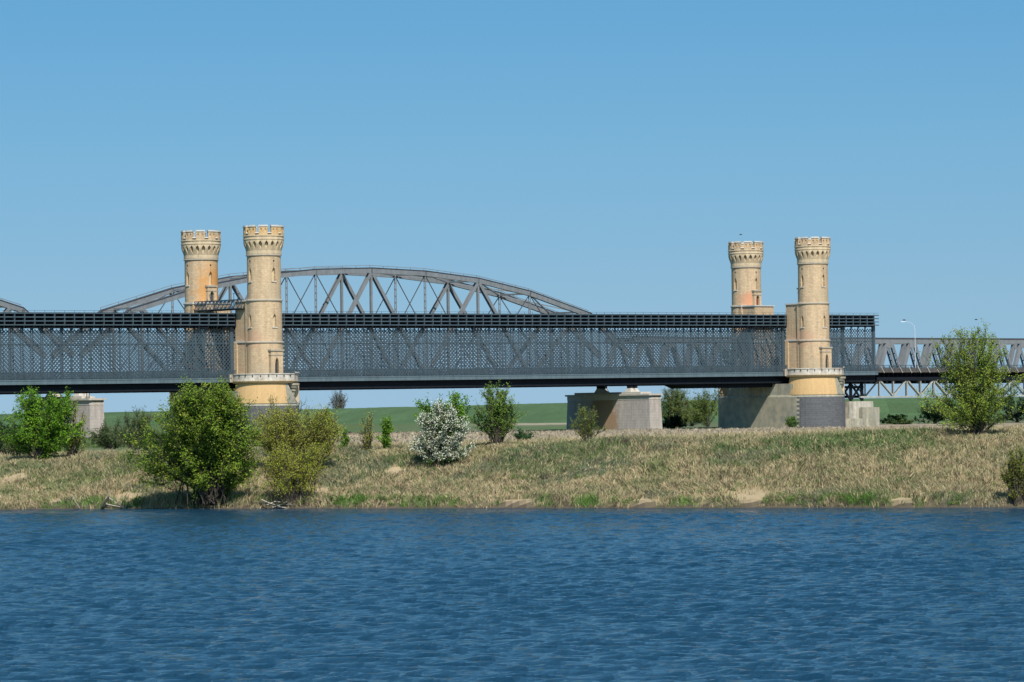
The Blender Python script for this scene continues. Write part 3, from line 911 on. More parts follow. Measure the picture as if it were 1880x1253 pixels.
# cornice and walkway on each side, stopping at the tower blocks
gaps = [(TS, -3.15), (3.15, SPAN - 3.15), (SPAN + 3.15, TE + 0.5)]
for sg in (-1, 1):
    m = MB(); sk = MB(); eb = MB(); wire = MB(); hr = MB()
    for (ta, tb) in gaps:
        te = min(tb, TE)
        yo, yi = sg * (GH + 1.05), sg * (GH + 0.31)
        a, b = min(yo, yi), max(yo, yi)
        for z in (22.0, 22.65, 23.3, 23.95):
            m.box(ta, tb, a, b, z - 0.05, z + 0.05)
            m.box(ta, tb, (yo - 0.04 if sg < 0 else yo - 0.0), (yo + 0.0 if sg < 0 else yo + 0.04), z - 0.10, z + 0.09)
        t = ta + 0.2
        while t < tb - 0.02:
            m.box(t - 0.05, t + 0.05, a, b, 22.05, 23.9)
            m.box(t - 0.07, t + 0.07, (yo - 0.05 if sg < 0 else yo), (yo if sg < 0 else yo + 0.05), 22.0, 24.0)
            m.bar((t, yo, 22.0), (t, sg * (GH + 0.2), 21.1), 0.10, 0.12)
            wire.box(t - 0.02, t + 0.02, yo - 0.02, yo + 0.02, 24.0, 24.42)
            t += 1.94
        wire.box(ta, tb, yo - 0.015, yo + 0.015, 24.38, 24.42)
        # fine parapet of the outer walkway
        yw = sg * (GH + 1.0)
        k = ta - 1.3
        while k < te:
            for d in (0, 1):
                xa, xb = k, k + 1.25
                za, zb = (12.85, 14.1) if d == 0 else (14.1, 12.85)
                ca, cb = max(xa, ta), min(xb, te)
                if cb > ca + 0.03:
                    f0 = (ca - xa) / 1.25; f1 = (cb - xa) / 1.25
                    sk.bar((ca, yw, za + (zb - za) * f0), (cb, yw, za + (zb - za) * f1), 0.085, 0.03)
            k += 0.33
        sk.box(ta, te, yw - 0.05, yw + 0.05, 14.05, 14.15)
        t = ta + 0.2
        while t < te:
            sk.box(t - 0.05, t + 0.05, yw - 0.07, yw + 0.07, 12.8, 14.2); t += 1.94
        ya, yb = min(yw - 0.12 * 1, sg * (GH + 0.26)), max(yw + 0.12, sg * (GH + 0.26))
        if sg < 0: ya, yb = yw - 0.12, -(GH + 0.27)
        else: ya, yb = GH + 0.27, yw + 0.12
        eb.box(ta, te, ya, yb, 12.62, 12.84)
        yf = yw + sg * 0.12
        eb.box(ta, te, min(yf, yf - sg * 0.1), max(yf, yf - sg * 0.1), 12.05, 12.619)
        eb.box(ta, te, min(yf + sg * 0.06, yf), max(yf + sg * 0.06, yf), 12.66, 12.74)
        t = ta + 0.5
        while t < te:
            eb.box(t - 0.03, t + 0.03, min(yf, yf + sg * 0.03), max(yf, yf + sg * 0.03), 12.05, 12.65); t += 1.94
    m.build('cornice', M['steel'], br)
    wire.build('roof_wire', M['steel_dark'], br)
    sk.build('walkway_parapet', M['steel'], br)
    eb.build('edge_beam', M['steel_light'], br)
m = MB()
m.box(TS, TE, -GH - 0.9, GH + 0.9, 11.98, 12.04)
m.box(TS, TE, -GH + 0.27, GH - 0.27, 12.041, 12.6)
m.build('deck', M['steel_dark'], br)
m = MB()
t = TS + 0.5
while t < TE:
    m.box(t - 0.14, t + 0.14, -GH + 0.3, GH - 0.3, 10.52, 11.9); t += 1.94
for yy in (-2.4, -0.8, 0.8, 2.4):
    m.box(TS, TE, yy - 0.12, yy + 0.12, 10.7, 11.89)
m.build('floor_beam', M['steel_dark'], br)
m = MB()
t = TS + 1.0
while t < TE:
    m.box(t - 0.12, t + 0.12, -GH, GH, 23.1, 23.6)
    m.bar((t, -GH, 23.3), (min(t + 3.88, TE), GH, 23.3), 0.14, 0.14, (0, 0, 1)); m.bar((t, GH, 23.3), (min(t + 3.88, TE), -GH, 23.3), 0.14, 0.14, (0, 0, 1))
    t += 3.88
m.build('roof_bracing', M['steel_dark'], br)
# bearing shoe near the right pier, deeper haunch below the girder end
m = MB()
pr = [(SPAN - 28.0, 10.7), (SPAN - 25.5, 9.9), (SPAN + 1, 9.9), (SPAN + 1, 10.7)]
b = len(m.v)
for yy in (-3.6, 3.6):
    m.v += [(p[0], yy, p[1]) for p in pr]
m.f += [(0, 1, 2, 3), (7, 6, 5, 4), (0, 4, 5, 1), (1, 5, 6, 2), (2, 6, 7, 3), (3, 7, 4, 0)]
m.build('haunch', M['steel_dark'], br)

# walkway truss linking the two left tower tops over the bridge roof
gt = thing('roof_gantry', 'light dark-steel truss walkway lying across the bridge roof between the left towers', 'walkway', B(-2.2, 0, 24.6), (0, 0, RZ))
m = MB()
for yy in (-1.1, 1.1):
    for z in (0.25, 1.75):
        m.bar((yy, -7.5, z), (yy, 7.0, z), 0.13, 0.13, (0, 0, 1))
    for k in range(12):
        y0 = -7.5 + k * 1.208
        m.bar((yy, y0, 0.25), (yy, y0 + 1.2, 1.75), 0.08, 0.08, (1, 0, 0)); m.bar((yy, y0, 1.75), (yy, y0 + 1.2, 0.25), 0.08, 0.08, (1, 0, 0))
        m.bar((yy, y0, 0.25), (yy, y0, 1.75), 0.08, 0.08, (1, 0, 0))
m.build('side_truss', M['steel'], gt)
m = MB(); m.box(-1.1, 1.1, -7.5, 7.0, 0.05, 0.18)
m.build('floor_plate', M['steel_dark'], gt)
m = MB()
for yy in (-3.0, 5.2):
    m.bar((1.1, yy, 1.75), (1.5, yy, 3.0), 0.09, 0.09, (0, 1, 0)); m.bar((1.1, yy + 1.0, 1.75), (1.5, yy + 1.6, 3.0), 0.09, 0.09, (0, 1, 0)); m.bar((1.5, yy - .3, 3.0), (1.5, yy + 1.9, 3.0), 0.09, 0.09, (0, 0, 1))
m.build('handrail_frame', M['steel'], gt)

# ------------------------------------------------------------------ railway bridge behind
RN0, RN1 = 34.3, 43.8
ARCH = [(-65.5, 15.2), (-52.4, 22.4), (-39.3, 29.4), (-26.2, 32.4), (-13.1, 33.8), (0, 34.3), (13.1, 33.8), (26.2, 32.4), (39.3, 29.4), (52.4, 22.9), (65.5, 15.2)]
# fitted so that the chord passes z 26 at 55 m from midspan
ARCH = [(-65.5, 18.0), (-55.0, 26.0), (-39.3, 30.3), (-26.2, 32.6), (-13.1, 33.85), (0, 34.3), (13.1, 33.9), (26.2, 32.7), (39.3, 30.3), (55.0, 26.0), (65.5, 18.0)]
BZ = 13.4


def chord_z(t):
    return float(np.interp(t, [p[0] for p in ARCH], [p[1] for p in ARCH]))


def rail_arch(tm, label):
    root = thing('railway_truss_span', label, 'railway bridge', B(tm, 0, 0), (0, 0, RZ), 'bowed truss spans of the railway bridge')
    for y in (RN0, RN1):
        m = MB()
        for (a, za), (b, zb) in zip(ARCH[:-1], ARCH[1:]):
            d = Vector((b - a, 0, zb - za)).normalized() * 0.18
            m.bar((a - d.x, y, za - 0.5 - d.z), (b + d.x, y, zb - 0.5 + d.z), 0.95, 0.75)
        top = m.build('top_chord', M['rail_steel'], root)
        m = MB()
        for (a, za), (b, zb) in zip(ARCH[:-1], ARCH[1:]):
            m.bar((a, y, za + 0.04), (b, y, zb + 0.04), 0.12, 0.95)
        m.build('cover_plate', M['rail_steel_dark'], top)
        m = MB()
        for (a, za), (b, zb) in zip(ARCH[1:-2], ARCH[2:-1]):
            for k in range(4):
                f = k / 4
                m.bar((a + (b - a) * f, y + 0.3, za + (zb - za) * f + 0.5), (a + (b - a) * (f + .25), y + 0.3, za + (zb - za) * (f + .25) + 0.5), 0.10, 0.10)
                m.bar((a + (b - a) * f, y + 0.3, za + (zb - za) * f), (a + (b - a) * f, y + 0.3, za + (zb - za) * f + 0.5), 0.08, 0.08)
        m.build('handrail', M['rail_steel'], top)
        m = MB(); m.box(-65.5, 65.5, y - 0.4, y + 0.4, BZ - 1.0, BZ); m.build('bottom_chord', M['rail_steel'], root)
        xs = [13.1 * k for k in range(-4, 5)]
        for k, x in enumerate(xs):
            zt = chord_z(x) - 0.9
            m = MB(); w = 0.42 if k % 2 == 0 else 0.26
            if k % 2 == 0:
                m.bar((x, y, BZ), (x, y, zt), w, 0.5)
                m.bar((x - 0.5, y, zt + 0.1), (x + 0.5, y, zt + 0.1), 0.9, 0.62)
            else:
                for dy in (-0.25, 0.25): m.bar((x, y + dy, BZ), (x, y + dy, zt), 0.16, 0.10)
                for q in range(int((zt - BZ) / 1.3)):
                    m.bar((x, y - 0.25, BZ + q * 1.3), (x, y + 0.25, BZ + q * 1.3 + 0.65), 0.1, 0.06, (1, 0, 0))
            m.build('vertical', M['rail_steel'], root)
        for k in range(8):
            x0, x1 = xs[k], xs[k + 1]
            even = k % 2 == 0                      # xs[0] even -> top node
            if even: hz = [(x0, chord_z(x0) - 0.7), (x1, BZ)]; th = [(x0, BZ), (x1, chord_z(x1) - 0.7)]
            else: hz = [(x0, BZ), (x1, chord_z(x1) - 0.7)]; th = [(x0, chord_z(x0) - 0.7), (x1, BZ)]
            m = MB()
            for dy in (-0.32, 0.32):
                m.bar((hz[0][0], y + dy, hz[0][1]), (hz[1][0], y + dy, hz[1][1]), 0.62, 0.10)
            v0 = Vector((hz[0][0], y, hz[0][1])); v1 = Vector((hz[1][0], y, hz[1][1]))
            nl = 12
            for q in range(nl):
                p = v0.lerp(v1, (q + 0.2) / nl); p2 = v0.lerp(v1, (q + 0.75) / nl)
                m.bar((p.x, y - 0.3, p.z), (p2.x, y + 0.3, p2.z), 0.14, 0.08, (1, 0, 0))
            m.build('diagonal', M['rail_steel'], root)
            m = MB(); m.bar((th[0][0], y, th[0][1]), (th[1][0], y, th[1][1]), 0.15, 0.12); m.build('tie_rod', M['rail_steel_dark'], root)
    m = MB()
    for x in [13.1 * k for k in range(-4, 5)]:
        z = chord_z(x) - 0.5
        m.bar((x, RN0, z), (x, RN1, z), 0.35, 0.35, (0, 0, 1))
    ms = [13.1 * k for k in range(-4, 5)]
    for a, b in zip(ms[:-1], ms[1:]):
        m.bar((a, RN0, chord_z(a) - 0.6), (b, RN1, chord_z(b) - 0.6), 0.22, 0.22, (0, 0, 1)); m.bar((a, RN1, chord_z(a) - 0.6), (b, RN0, chord_z(b) - 0.6), 0.22, 0.22, (0, 0, 1))
    m.build('top_bracing', M['rail_steel'], root)
    m = MB(); m.box(-65.5, 65.5, RN0 + 0.6, RN1 - 0.6, BZ - 0.9, BZ - 0.3); m.box(-65.5, 65.5, RN1 - 0.601, RN1 + 9, BZ - 1.0, BZ - 0.5)  # second box: unseen extra deck width, added to shade the railway pier
    for k in range(-32, 33): m.box(k * 2.0 - 0.12, k * 2.0 + 0.12, RN0, RN1, BZ - 1.6, BZ - 0.91)
    m.build('deck', M['steel_dark'], root)
    return root


RM = 56.0
rail_arch(RM, 'bowed grey railway truss rising highest behind the lattice bridge between the towers')
rail_arch(RM - 132.8, 'bowed grey railway truss whose last sloping end shows at the left edge')

# parallel chord railway span on the right
RT0, RT1, RTOP = RM + 66.5, RM + 66.5 + 168.0, 21.1
ft = thing('railway_flat_truss', 'grey flat-topped railway truss with leaning broad posts behind the deck bridge on the right', 'railway bridge', B(RT0, 0, 0), (0, 0, RZ))
L = RT1 - RT0
for y in (RN0, RN1 - 1.0):
    m = MB(); m.box(0, L, y - 0.4, y + 0.4, RTOP - 0.95, RTOP); top = m.build('top_chord', M['rail_steel'], ft)
    m = MB(); m.box(0, L, y - 0.5, y + 0.5, RTOP, RTOP + 0.14)
    for k in range(int(L / 1.0)): m.box(k * 1.0, k * 1.0 + 0.3, y - 0.5, y + 0.5, RTOP + 0.14, RTOP + 0.26)
    m.build('cover_plate', M['rail_steel_dark'], top)
    m = MB(); m.box(0, L, y - 0.4, y + 0.4, 12.6, 13.4); m.build('bottom_chord', M['rail_steel'], ft)
    for k in range(24):
        xa = k * 7.0 + 3.0
        for sx, w in ((-1, 0.95), (1, 0.60)):
            m = MB()
            if sx < 0: m.bar((xa - 0.7, y, RTOP - 0.8), (xa - 3.3, y, 13.2), w, 0.7)
            else:
                for dy in (-0.4, 0.4): m.bar((xa + 0.7, y + dy, RTOP - 0.8), (xa + 3.5, y + dy, 13.2), w * 0.8, 0.12)
                for q in range(5):
                    f = (q + 0.5) / 5
                    m.bar((xa + 0.7 + 2.8 * f, y - 0.4, RTOP - 0.8 - 6.9 * f), (xa + 0.7 + 2.8 * f + 0.2, y + 0.4, RTOP - 1.3 - 6.9 * f), 0.2, 0.08, (1, 0, 0))
            m.build('leaning_post', M['rail_steel'], ft)
        m = MB(); m.box(xa - 1.05, xa + 1.05, y - 0.45, y + 0.45, RTOP - 1.9, RTOP - 0.951); m.build('gusset_plate', M['rail_steel'], ft)
m = MB(); m.box(0, L, RN0 + 0.6, RN1 - 0.6, 12.2, 12.6); m.box(0, L, RN1 - 0.601, RN1 + 9, 12.1, 12.55)  # slab beyond the rear truss is unseen, added to extend the shadow on the pier
for k in range(int(L / 2.33)): m.box(k * 2.33, k * 2.33 + .25, RN0, RN1, 11.5, 12.19)
for k in range(24): m.bar((k * 7 + 3.0, RN0, RTOP - 0.5), (k * 7 + 3.0, RN1, RTOP - 0.5), 0.3, 0.3, (0, 0, 1))
m.build('deck', M['steel_dark'], ft)

# railway piers
def rail_pier(t, n0, n1, label, stone):
    root = thing('railway_pier', label, 'pier', B(t, n0, 1.0), (0, 0, RZ), 'stone piers of the railway bridge')
    Lp = n1 - n0
    zt = 9.6 - 1.0
    m = MB()
    o0 = [(-1.75, 0.5), (-1.45, 0), (1.45, 0), (1.75, 0.5), (1.75, Lp), (-1.75, Lp)]
    o1 = [(-1.45, 0.9), (-1.2, 0.45), (1.2, 0.45), (1.45, 0.9), (1.45, Lp - 0.4), (-1.45, Lp - 0.4)]
    m.prism(o0, -2.5, zt - 1.1, o1); m.build('shaft', stone, root)
    m = MB()
    o2 = [(-1.5, 0.9), (-1.24, 0.40), (1.24, 0.40), (1.5, 0.9), (1.5, Lp - 0.35), (-1.5, Lp - 0.35)]
    m.prism(o2, zt - 1.099, zt - 0.25); m.build('frieze', M['rail_cap'], root)
    m = MB()
    o3 = [(-1.8, 0.6), (-1.45, 0.05), (1.45, 0.05), (1.8, 0.6), (1.8, Lp), (-1.8, Lp)]
    m.prism(o3, zt - 0.249, zt + 0.1)
    m.box(-1.4, 1.4, 3.6, Lp - 2.6, zt + 0.101, zt + 0.5)
    m.build('cap', M['rail_cap'], root)
    for yb in (RN0 - n0, RN1 - n0):
        for sx in (-1, 1):
            m = MB()
            m.prism([(sx * 0.62 - 0.6, yb - 1.0), (sx * 0.62 + 0.6, yb - 1.0), (sx * 0.62 + 0.6, yb + 1.0), (sx * 0.62 - 0.6, yb + 1.0)], zt + 0.501, zt + 1.3,
                    [(sx * 0.62 - 0.3, yb - 0.5), (sx * 0.62 + 0.3, yb - 0.5), (sx * 0.62 + 0.3, yb + 0.5), (sx * 0.62 - 0.3, yb + 0.5)])
            m.build('bearing_block', M['rail_cap'], root)
            m = MB(); m.box(sx * 0.62 - 0.35, sx * 0.62 + 0.35, yb - 0.55, yb + 0.55, zt + 1.301, 12.35 - 1.0); m.build('bearing', M['steel_dark'], root)
    return root


rail_pier(RM - 65.5, 28.5, 52.0, 'pale stone railway pier with ladder just right of the bright green bush', M['rail_pier'])
rail_pier(RM + 66.0, 26.5, 53.5, 'pale stone railway pier with brown stained side and slanting shadow under the bridge', M['rail_pier_stained'])
ld = thing('pier_ladder', 'short steel ladder standing on the cap of the left railway pier', 'ladder', B(RM - 65.5 - 1.2, 30.3, 9.7), (0, 0, RZ))
m = MB()
for sx in (-0.25, 0.25): m.box(sx - 0.05, sx + 0.05, -0.05, 0.05, 0.0, 2.3)
m.build('side_rail', M['steel_dark'], ld)
m = MB()
for k in range(6): m.box(-0.25, 0.25, -0.03, 0.03, 0.2 + k * 0.36, 0.27 + k * 0.36)
m.build('rung', M['steel_dark'], ld)

# ------------------------------------------------------------------ post-war deck truss continuing to the right
PT0 = SPAN + 21.9
pw = thing('deck_truss_bridge', 'pale green-grey deck truss bridge with railings running off to the right of the lattice bridge', 'bridge',
           B(PT0, 0, GRADE * PT0), (0, 0, RZ))
PL = 110.0
ZD, ZL = 13.0, 7.5
for y in (-4.5, 3.6):
    m = MB(); m.box(-4.5, PL, y - 0.18, y + 0.18, ZL, ZL + 0.32); m.build('chord', M['post_steel'], pw); m = MB(); m.box(0, PL, y - 0.25, y + 0.25, ZD - 2.1, ZD - 1.4); m.build('upper_chord', M['steel_dark'], pw)
    for k in range(int(PL / 3.9)):
        x = k * 3.9 + 1.0
        m = MB(); m.bar((x, y, ZL + 0.32), (x, y, ZD - 2.1), 0.20, 0.2); m.build('upright', M['post_steel'], pw)
        x1 = x + 3.9
        m = MB()
        if k % 2 == 0: m.bar((x, y, ZD - 1.9), (x1, y, ZL + 0.3), 0.28, 0.2)
        else: m.bar((x, y, ZL + 0.3), (x1, y, ZD - 1.9), 0.28, 0.2)
        m.build('diagonal', M['post_steel'], pw)
m = MB(); m.box(0, PL, -4.2, 3.5, ZD - 0.7, ZD - 0.25)
for k in range(int(PL / 1.3)): m.box(k * 1.3, k * 1.3 + 0.2, -4.1, 3.4, ZD - 1.4, ZD - 0.701)
m.box(0, PL, -3.3, 2.6, ZD - 1.399, ZD - 0.9)
m.build('deck', M['steel_dark'], pw)
m = MB(); m.box(0, PL, -5.0, -4.21, ZD - 0.45, ZD - 0.25); m.box(0, PL, 3.51, 4.3, ZD - 0.45, ZD - 0.25); m.build('footway', M['rust'], pw)
for y in (-4.9, 4.2):
    m = MB()
    for z in (0.45, 0.85, 1.25): m.box(0, PL, y - 0.04, y + 0.04, ZD - 0.25 + z - 0.04, ZD - 0.25 + z + 0.04)
    k = 0.3
    while k < PL: m.box(k - 0.04, k + 0.04, y - 0.05, y + 0.05, ZD - 0.25, ZD + 1.04); k += 1.55
    m.build('railing', M['steel'], pw)
    for k in range(int(PL / 2.6)):
        x = k * 2.6 + 1.0
        m = MB(); m.bar((x, y - (0.12 if y < 0 else -0.12), ZD + 0.7), (x + 0.5, y - (0.5 if y < 0 else -0.5), ZD - 0.55), 0.12, 0.12); m.build('railing_strut', M['post_steel'], pw)
m = MB(); m.box(0, PL, -2.6, -2.45, ZD - 0.25, ZD + 0.45); m.box(0, PL, 1.8, 1.95, ZD - 0.25, ZD + 0.45); m.build('guard_rail', M['rust'], pw)

# steel trestle and concrete footings at the junction
tr = thing('steel_trestle', 'dark braced steel trestle under the right end of the lattice bridge', 'trestle', B(SPAN + 15.5, 0, 8.0), (0, 0, RZ))
for y in (-3.2, 3.2):
    m = MB()
    for x in (-2.5, 0.6, 3.7): m.bar((x, y, -0.3), (x, y, 3.3), 0.5, 0.45)
    for a, b in ((-2.5, 0.6), (0.6, 3.7)):
        m.bar((a, y, -0.2), (b, y, 3.2), 0.35, 0.3); m.bar((b, y, -0.2), (a, y, 3.2), 0.35, 0.3)
    m.box(-7, 4, y - 0.25, y + 0.25, 2.2, 2.7)
    m.bar((-6.5, y, 2.4), (-2.5, y, -0.1), 0.4, 0.3)
    m.build('frame', M['steel_dark'], tr)
m = MB()
for x in (-2.5, 3.7): m.box(x - 0.2, x + 0.2, -3.2, 3.2, 0.3, 0.8)
m.build('cross_beam', M['steel_dark'], tr)
cp = thing('concrete_pier', 'stepped pale concrete pier right of the dark-blocked tower pier', 'pier', B(SPAN + 17.0, -1.4, 1.0), (0, 0, RZ), None)
m = MB(); m.prism([(-4.0, -4.2), (3.7, -4.2), (3.7, 6), (-4.0, 6)], -2.0, 6.6, [(-3.4, -3.9), (3.2, -3.9), (3.2, 6), (-3.4, 6)]); m.build('shaft', M['concrete'], cp)
m = MB(); m.box(-8.2, -1.0, -5.2, 3, -2.0, 3.2); m.box(-0.8, 4.0, -4.9, -4.1, -1.8, 5.4); m.build('apron', M['grey_conc'], cp)
cf = thing('concrete_footing', 'small capped sandstone footing between the tower pier and the pale concrete pier', 'footing', B(SPAN + 10.2, -4.2, 4.2), (0, 0, RZ))
m = MB(); m.prism([(-0.9, -1), (0.9, -1), (0.9, 1), (-0.9, 1)], 0, 2.9); m.build('shaft', M['sand_trim'], cf)
m = MB(); m.prism([(-1.3, -1.3), (1.3, -1.3), (1.3, 1.3), (-1.3, 1.3)], 2.9, 3.2); m.prism([(-1.25, -1.25), (1.25, -1.25), (1.25, 1.25), (-1.25, 1.25)], 3.201, 3.75, [(-0.9, -0.9), (1.1, -0.9), (1.1, .9), (-.9, .9)]); m.build('cap', M['sand_trim'], cf)
# arched far abutment seen through the trestle
ab = thing('brick_abutment', 'pale rounded masonry block glimpsed through the dark trestle', 'abutment', B(SPAN + 23, 14, 1.0), (0, 0, RZ))
m = MB(); m.lathe([(5.0, -2), (5.0, 9.0), (4.7, 9.2), (0.1, 9.3)], 40); m.build('drum', M['sand_trim'], ab)
m = MB(); m.lathe([(4.9, 8.2), (5.2, 8.25), (5.2, 8.5), (4.9, 8.55)], 40); m.build('band', M['rail_steel_dark'], ab)

# lamp post on the deck truss bridge
lp = W(1681, 690, 748.0)
lamp = thing('street_lamp', 'tall thin white lamp post with curved arm on the right bridge deck', 'lamp', (lp.x, lp.y, lp.z))
m = MB(); m.lathe([(0.10, 0), (0.09, 0.6), (0.07, 1.0), (0.045, 9.6)], 10); m.build('pole', M['white'], lamp)
m = MB()
pts = [(0, 0, 9.55), (-0.15, 0, 10.2), (-0.6, 0, 10.75), (-1.3, 0, 11.05), (-2.0, 0, 11.1)]
for p, q in zip(pts[:-1], pts[1:]): m.bar(p, q, 0.05, 0.05)
m.build('arm', M['white'], lamp)
m = MB(); m.prism([(-2.9, -0.15), (-2.0, -0.12), (-2.0, 0.12), (-2.9, 0.15)], 11.03, 11.13, [(-2.8, -0.08), (-2.0, -0.08), (-2.0, 0.08), (-2.8, 0.08)]); m.build('lamp_head', M['white'], lamp)


# ------------------------------------------------------------------ vegetation
def tube_np(paths, radii, k=4):
    """Stack of tapered tubes; paths list of (n,3)."""
    Vs, Fs, b = [], [], 0
    for P, R in zip(paths, radii):
        n = len(P)
        T = np.gradient(P, axis=0); T /= np.linalg.norm(T, axis=1, keepdims=True) + 1e-9
        ref = np.array((0.3, 0.9, 0.2)); A = np.cross(T, ref); A /= np.linalg.norm(A, axis=1, keepdims=True) + 1e-9
        C = np.cross(T, A)
        an = np.arange(k) * 2 * math.pi / k
        ring = P[:, None, :] + R[:, None, None] * (np.cos(an)[None, :, None] * A[:, None, :] + np.sin(an)[None, :, None] * C[:, None, :])
        Vs.append(ring.reshape(-1, 3))
        i = np.arange(n - 1)[:, None] * k; j = np.arange(k)[None, :]; j2 = (j + 1) % k
        Fs.append((b + np.stack([i + j, i + j2, i + k + j2, i + k + j], -1)).reshape(-1, 4))
        b += n * k
    return np.concatenate(Vs), np.concatenate(Fs)


def leaves_np(P, size, r, up=0.3, aspect=0.6):
    n = len(P)
    nrm = r.normal(size=(n, 3)); nrm[:, 2] = np.abs(nrm[:, 2]) + up; nrm[:, 1] -= 0.5
    nrm /= np.linalg.norm(nrm, axis=1, keepdims=True)
    a = np.cross(nrm, r.normal(size=(n, 3))); a /= np.linalg.norm(a, axis=1, keepdims=True)
    b = np.cross(nrm, a)
    s = size * r.uniform(0.6, 1.3, size=(n, 1))
    a = a * s; b = b * s * aspect
    Vq = np.stack([P - a, P - b * 0.9, P + a, P + b * 0.9], 1).reshape(-1, 3)
    return Vq, np.arange(n * 4).reshape(n, 4)


def shrub(name, label, cat, base, h, outline, stems=18, twigs=14, leaves=26, size=0.11, cols=((0.07, 0.15, 0.02),), depth=0.8, lean=(0, 0),
          upright=0.3, tl=0.9, s0=0.3, group=None, flowers=0.0, seed=1, stem_r=0.06, base_w=0.15, aspect=0.6, bark='bark', low=0.0, spread=0.5, trunk_h=0.0):
    """outline: [(height fraction, left extent m, right extent m)]; stems end inside that outline."""
    r = np.random.default_rng(seed)
    hs = np.array([o[0] for o in outline]); Lx = np.array([o[1] for o in outline]); Rx = np.array([o[2] for o in outline])
    root = thing(name, label, cat, base, group=group)
    paths, radii, LP, LC = [], [], [], []
    cols = np.array(cols) * 1.28
    wavg = (Lx + Rx).mean() / 2
    for i in range(stems):
        v = r.uniform(low, 1.0) ** 0.75 if low < 1 else 1
        v = low + (1 - low) * r.uniform(0, 1) ** 0.7
        l, rr = np.interp(v, hs, Lx), np.interp(v, hs, Rx)
        q = r.uniform(-1, 1); q = np.sign(q) * abs(q) ** 0.7
        ex = q * (rr if q > 0 else l) * r.choice((0.72, 0.9, 1.0, 1.14))
        hwid = (l + rr) / 2
        ey = r.uniform(-1, 1) * hwid * depth * math.sqrt(max(0.08, 1 - q * q * 0.8)) + lean[1] * v
        end = np.array((ex + lean[0] * v, ey, v * h * 0.97))
        st = np.array((r.normal(0, base_w), r.normal(0, base_w), -0.1 if trunk_h == 0 else trunk_h * r.uniform(0.5, 1)))
        mid = st + (end - st) * np.array((0.35, 0.35, 0.55 + upright * 0.2))
        tt = np.linspace(0, 1, 9)[:, None]
        P = (1 - tt) ** 2 * st + 2 * tt * (1 - tt) * mid + tt ** 2 * end
        P[1:-1] += r.normal(0, 0.035 * h * 0.5, (7, 3)) * 0.5
        paths.append(P); radii.append(stem_r * (1 - 0.82 * tt[:, 0]) * r.uniform(0.7, 1.1))
        shade = r.uniform(0, 1)
        for j in range(twigs):
            s = s0 + (1 - s0) * r.uniform(0, 1) ** 0.8
            k = s * 8; k0 = min(int(k), 7); p = P[k0] + (P[k0 + 1] - P[k0]) * (k - k0)
            d = (P[k0 + 1] - P[k0]); d = d / (np.linalg.norm(d) + 1e-9)
            dv = d * 0.5 + r.normal(0, spread, 3) + np.array((0, 0, upright)); dv /= np.linalg.norm(dv) + 1e-9
            ln = tl * r.uniform(0.4, 1.1)
            q2 = p + dv * ln
            q1 = (p + q2) / 2 + r.normal(0, 0.05 * ln, 3)
            paths.append(np.array([p, q1, q2])); radii.append(np.array((0.02, 0.014, 0.006)) * (0.6 + stem_r * 6))
            u = r.uniform(0.15, 1.05, leaves)[:, None]
            LPn = p + (q2 - p) * u + r.normal(0, 0.13 * ln + 0.03, (leaves, 3))
            LP.append(LPn)
            c0 = cols[r.integers(0, len(cols))]; c = c0 * (0.75 + 0.5 * shade)
            LC.append(np.tile(c, (leaves, 1)) * r.uniform(0.7, 1.35, (leaves, 1)))
    if trunk_h > 0:
        tt = np.linspace(0, 1, 6)[:, None]
        P = np.array((0, 0, -0.3)) + tt * np.array((lean[0] * 0.1, lean[1] * 0.1, trunk_h + 0.4)) + r.normal(0, 0.03, (6, 3))
        paths.append(P); radii.append(stem_r * 1.9 * (1 - 0.4 * tt[:, 0]))
    LP = np.concatenate(LP); LC = np.concatenate(LC)
    if trunk_h >= 0:
        keep = LP[:, 2] > 0.02 if trunk_h == 0 else LP[:, 2] > -9
        LP, LC = LP[keep], LC[keep]
    Vt, Ft = tube_np(paths, radii)
    np_mesh('trunk' if cat == 'tree' else 'stem', Vt, Ft, M[bark], root)
    Vl, Fl = leaves_np(LP, size, r, aspect=aspect)
    np_mesh('crown' if cat == 'tree' else 'foliage', Vl, Fl, M['leaf'], root, col=LC)
    if flowers > 0:
        nf = int(len(LP) * flowers)
        ctr = np.array((0, 0, h * 0.55))
        dd = np.linalg.norm((LP - ctr) / np.array((wavg * 1.2, wavg * 1.0, h * 0.5)), axis=1)
        cand = np.where((dd > 0.5) & (LP[:, 2] > h * 0.16))[0]
        pk = r.choice(cand, nf)
        cl = LP[pk] + r.normal(0, 0.08, (nf, 3)) + (LP[pk] - ctr) * 0.05
        Vf, Ff = leaves_np(cl, size * 0.75, r, aspect=0.9)
        cc = np.tile(np.array((0.88, 0.86, 0.70)), (nf, 1)) * r.uniform(0.75, 1.08, (nf, 1))
        np_mesh('blossom', Vf, Ff, M['leaf'], root, col=cc)
    return root


def spot(px, py, Y=None):
    if Y is None: return on_ground(px, py)
    p = W(px, py, Y); return (p.x, Y, float(ground(p.x, Y)))


BR = ((0.115, 0.235, 0.014), (0.14, 0.26, 0.02), (0.08, 0.17, 0.014))
DG = ((0.14, 0.215, 0.020), (0.18, 0.26, 0.026), (0.22, 0.26, 0.038), (0.10, 0.16, 0.018))
OL = ((0.28, 0.29, 0.045), (0.22, 0.24, 0.045), (0.31, 0.30, 0.055))
MG = ((0.11, 0.185, 0.03), (0.135, 0.205, 0.035))
SB = 'shrubs and small trees along the bank top'

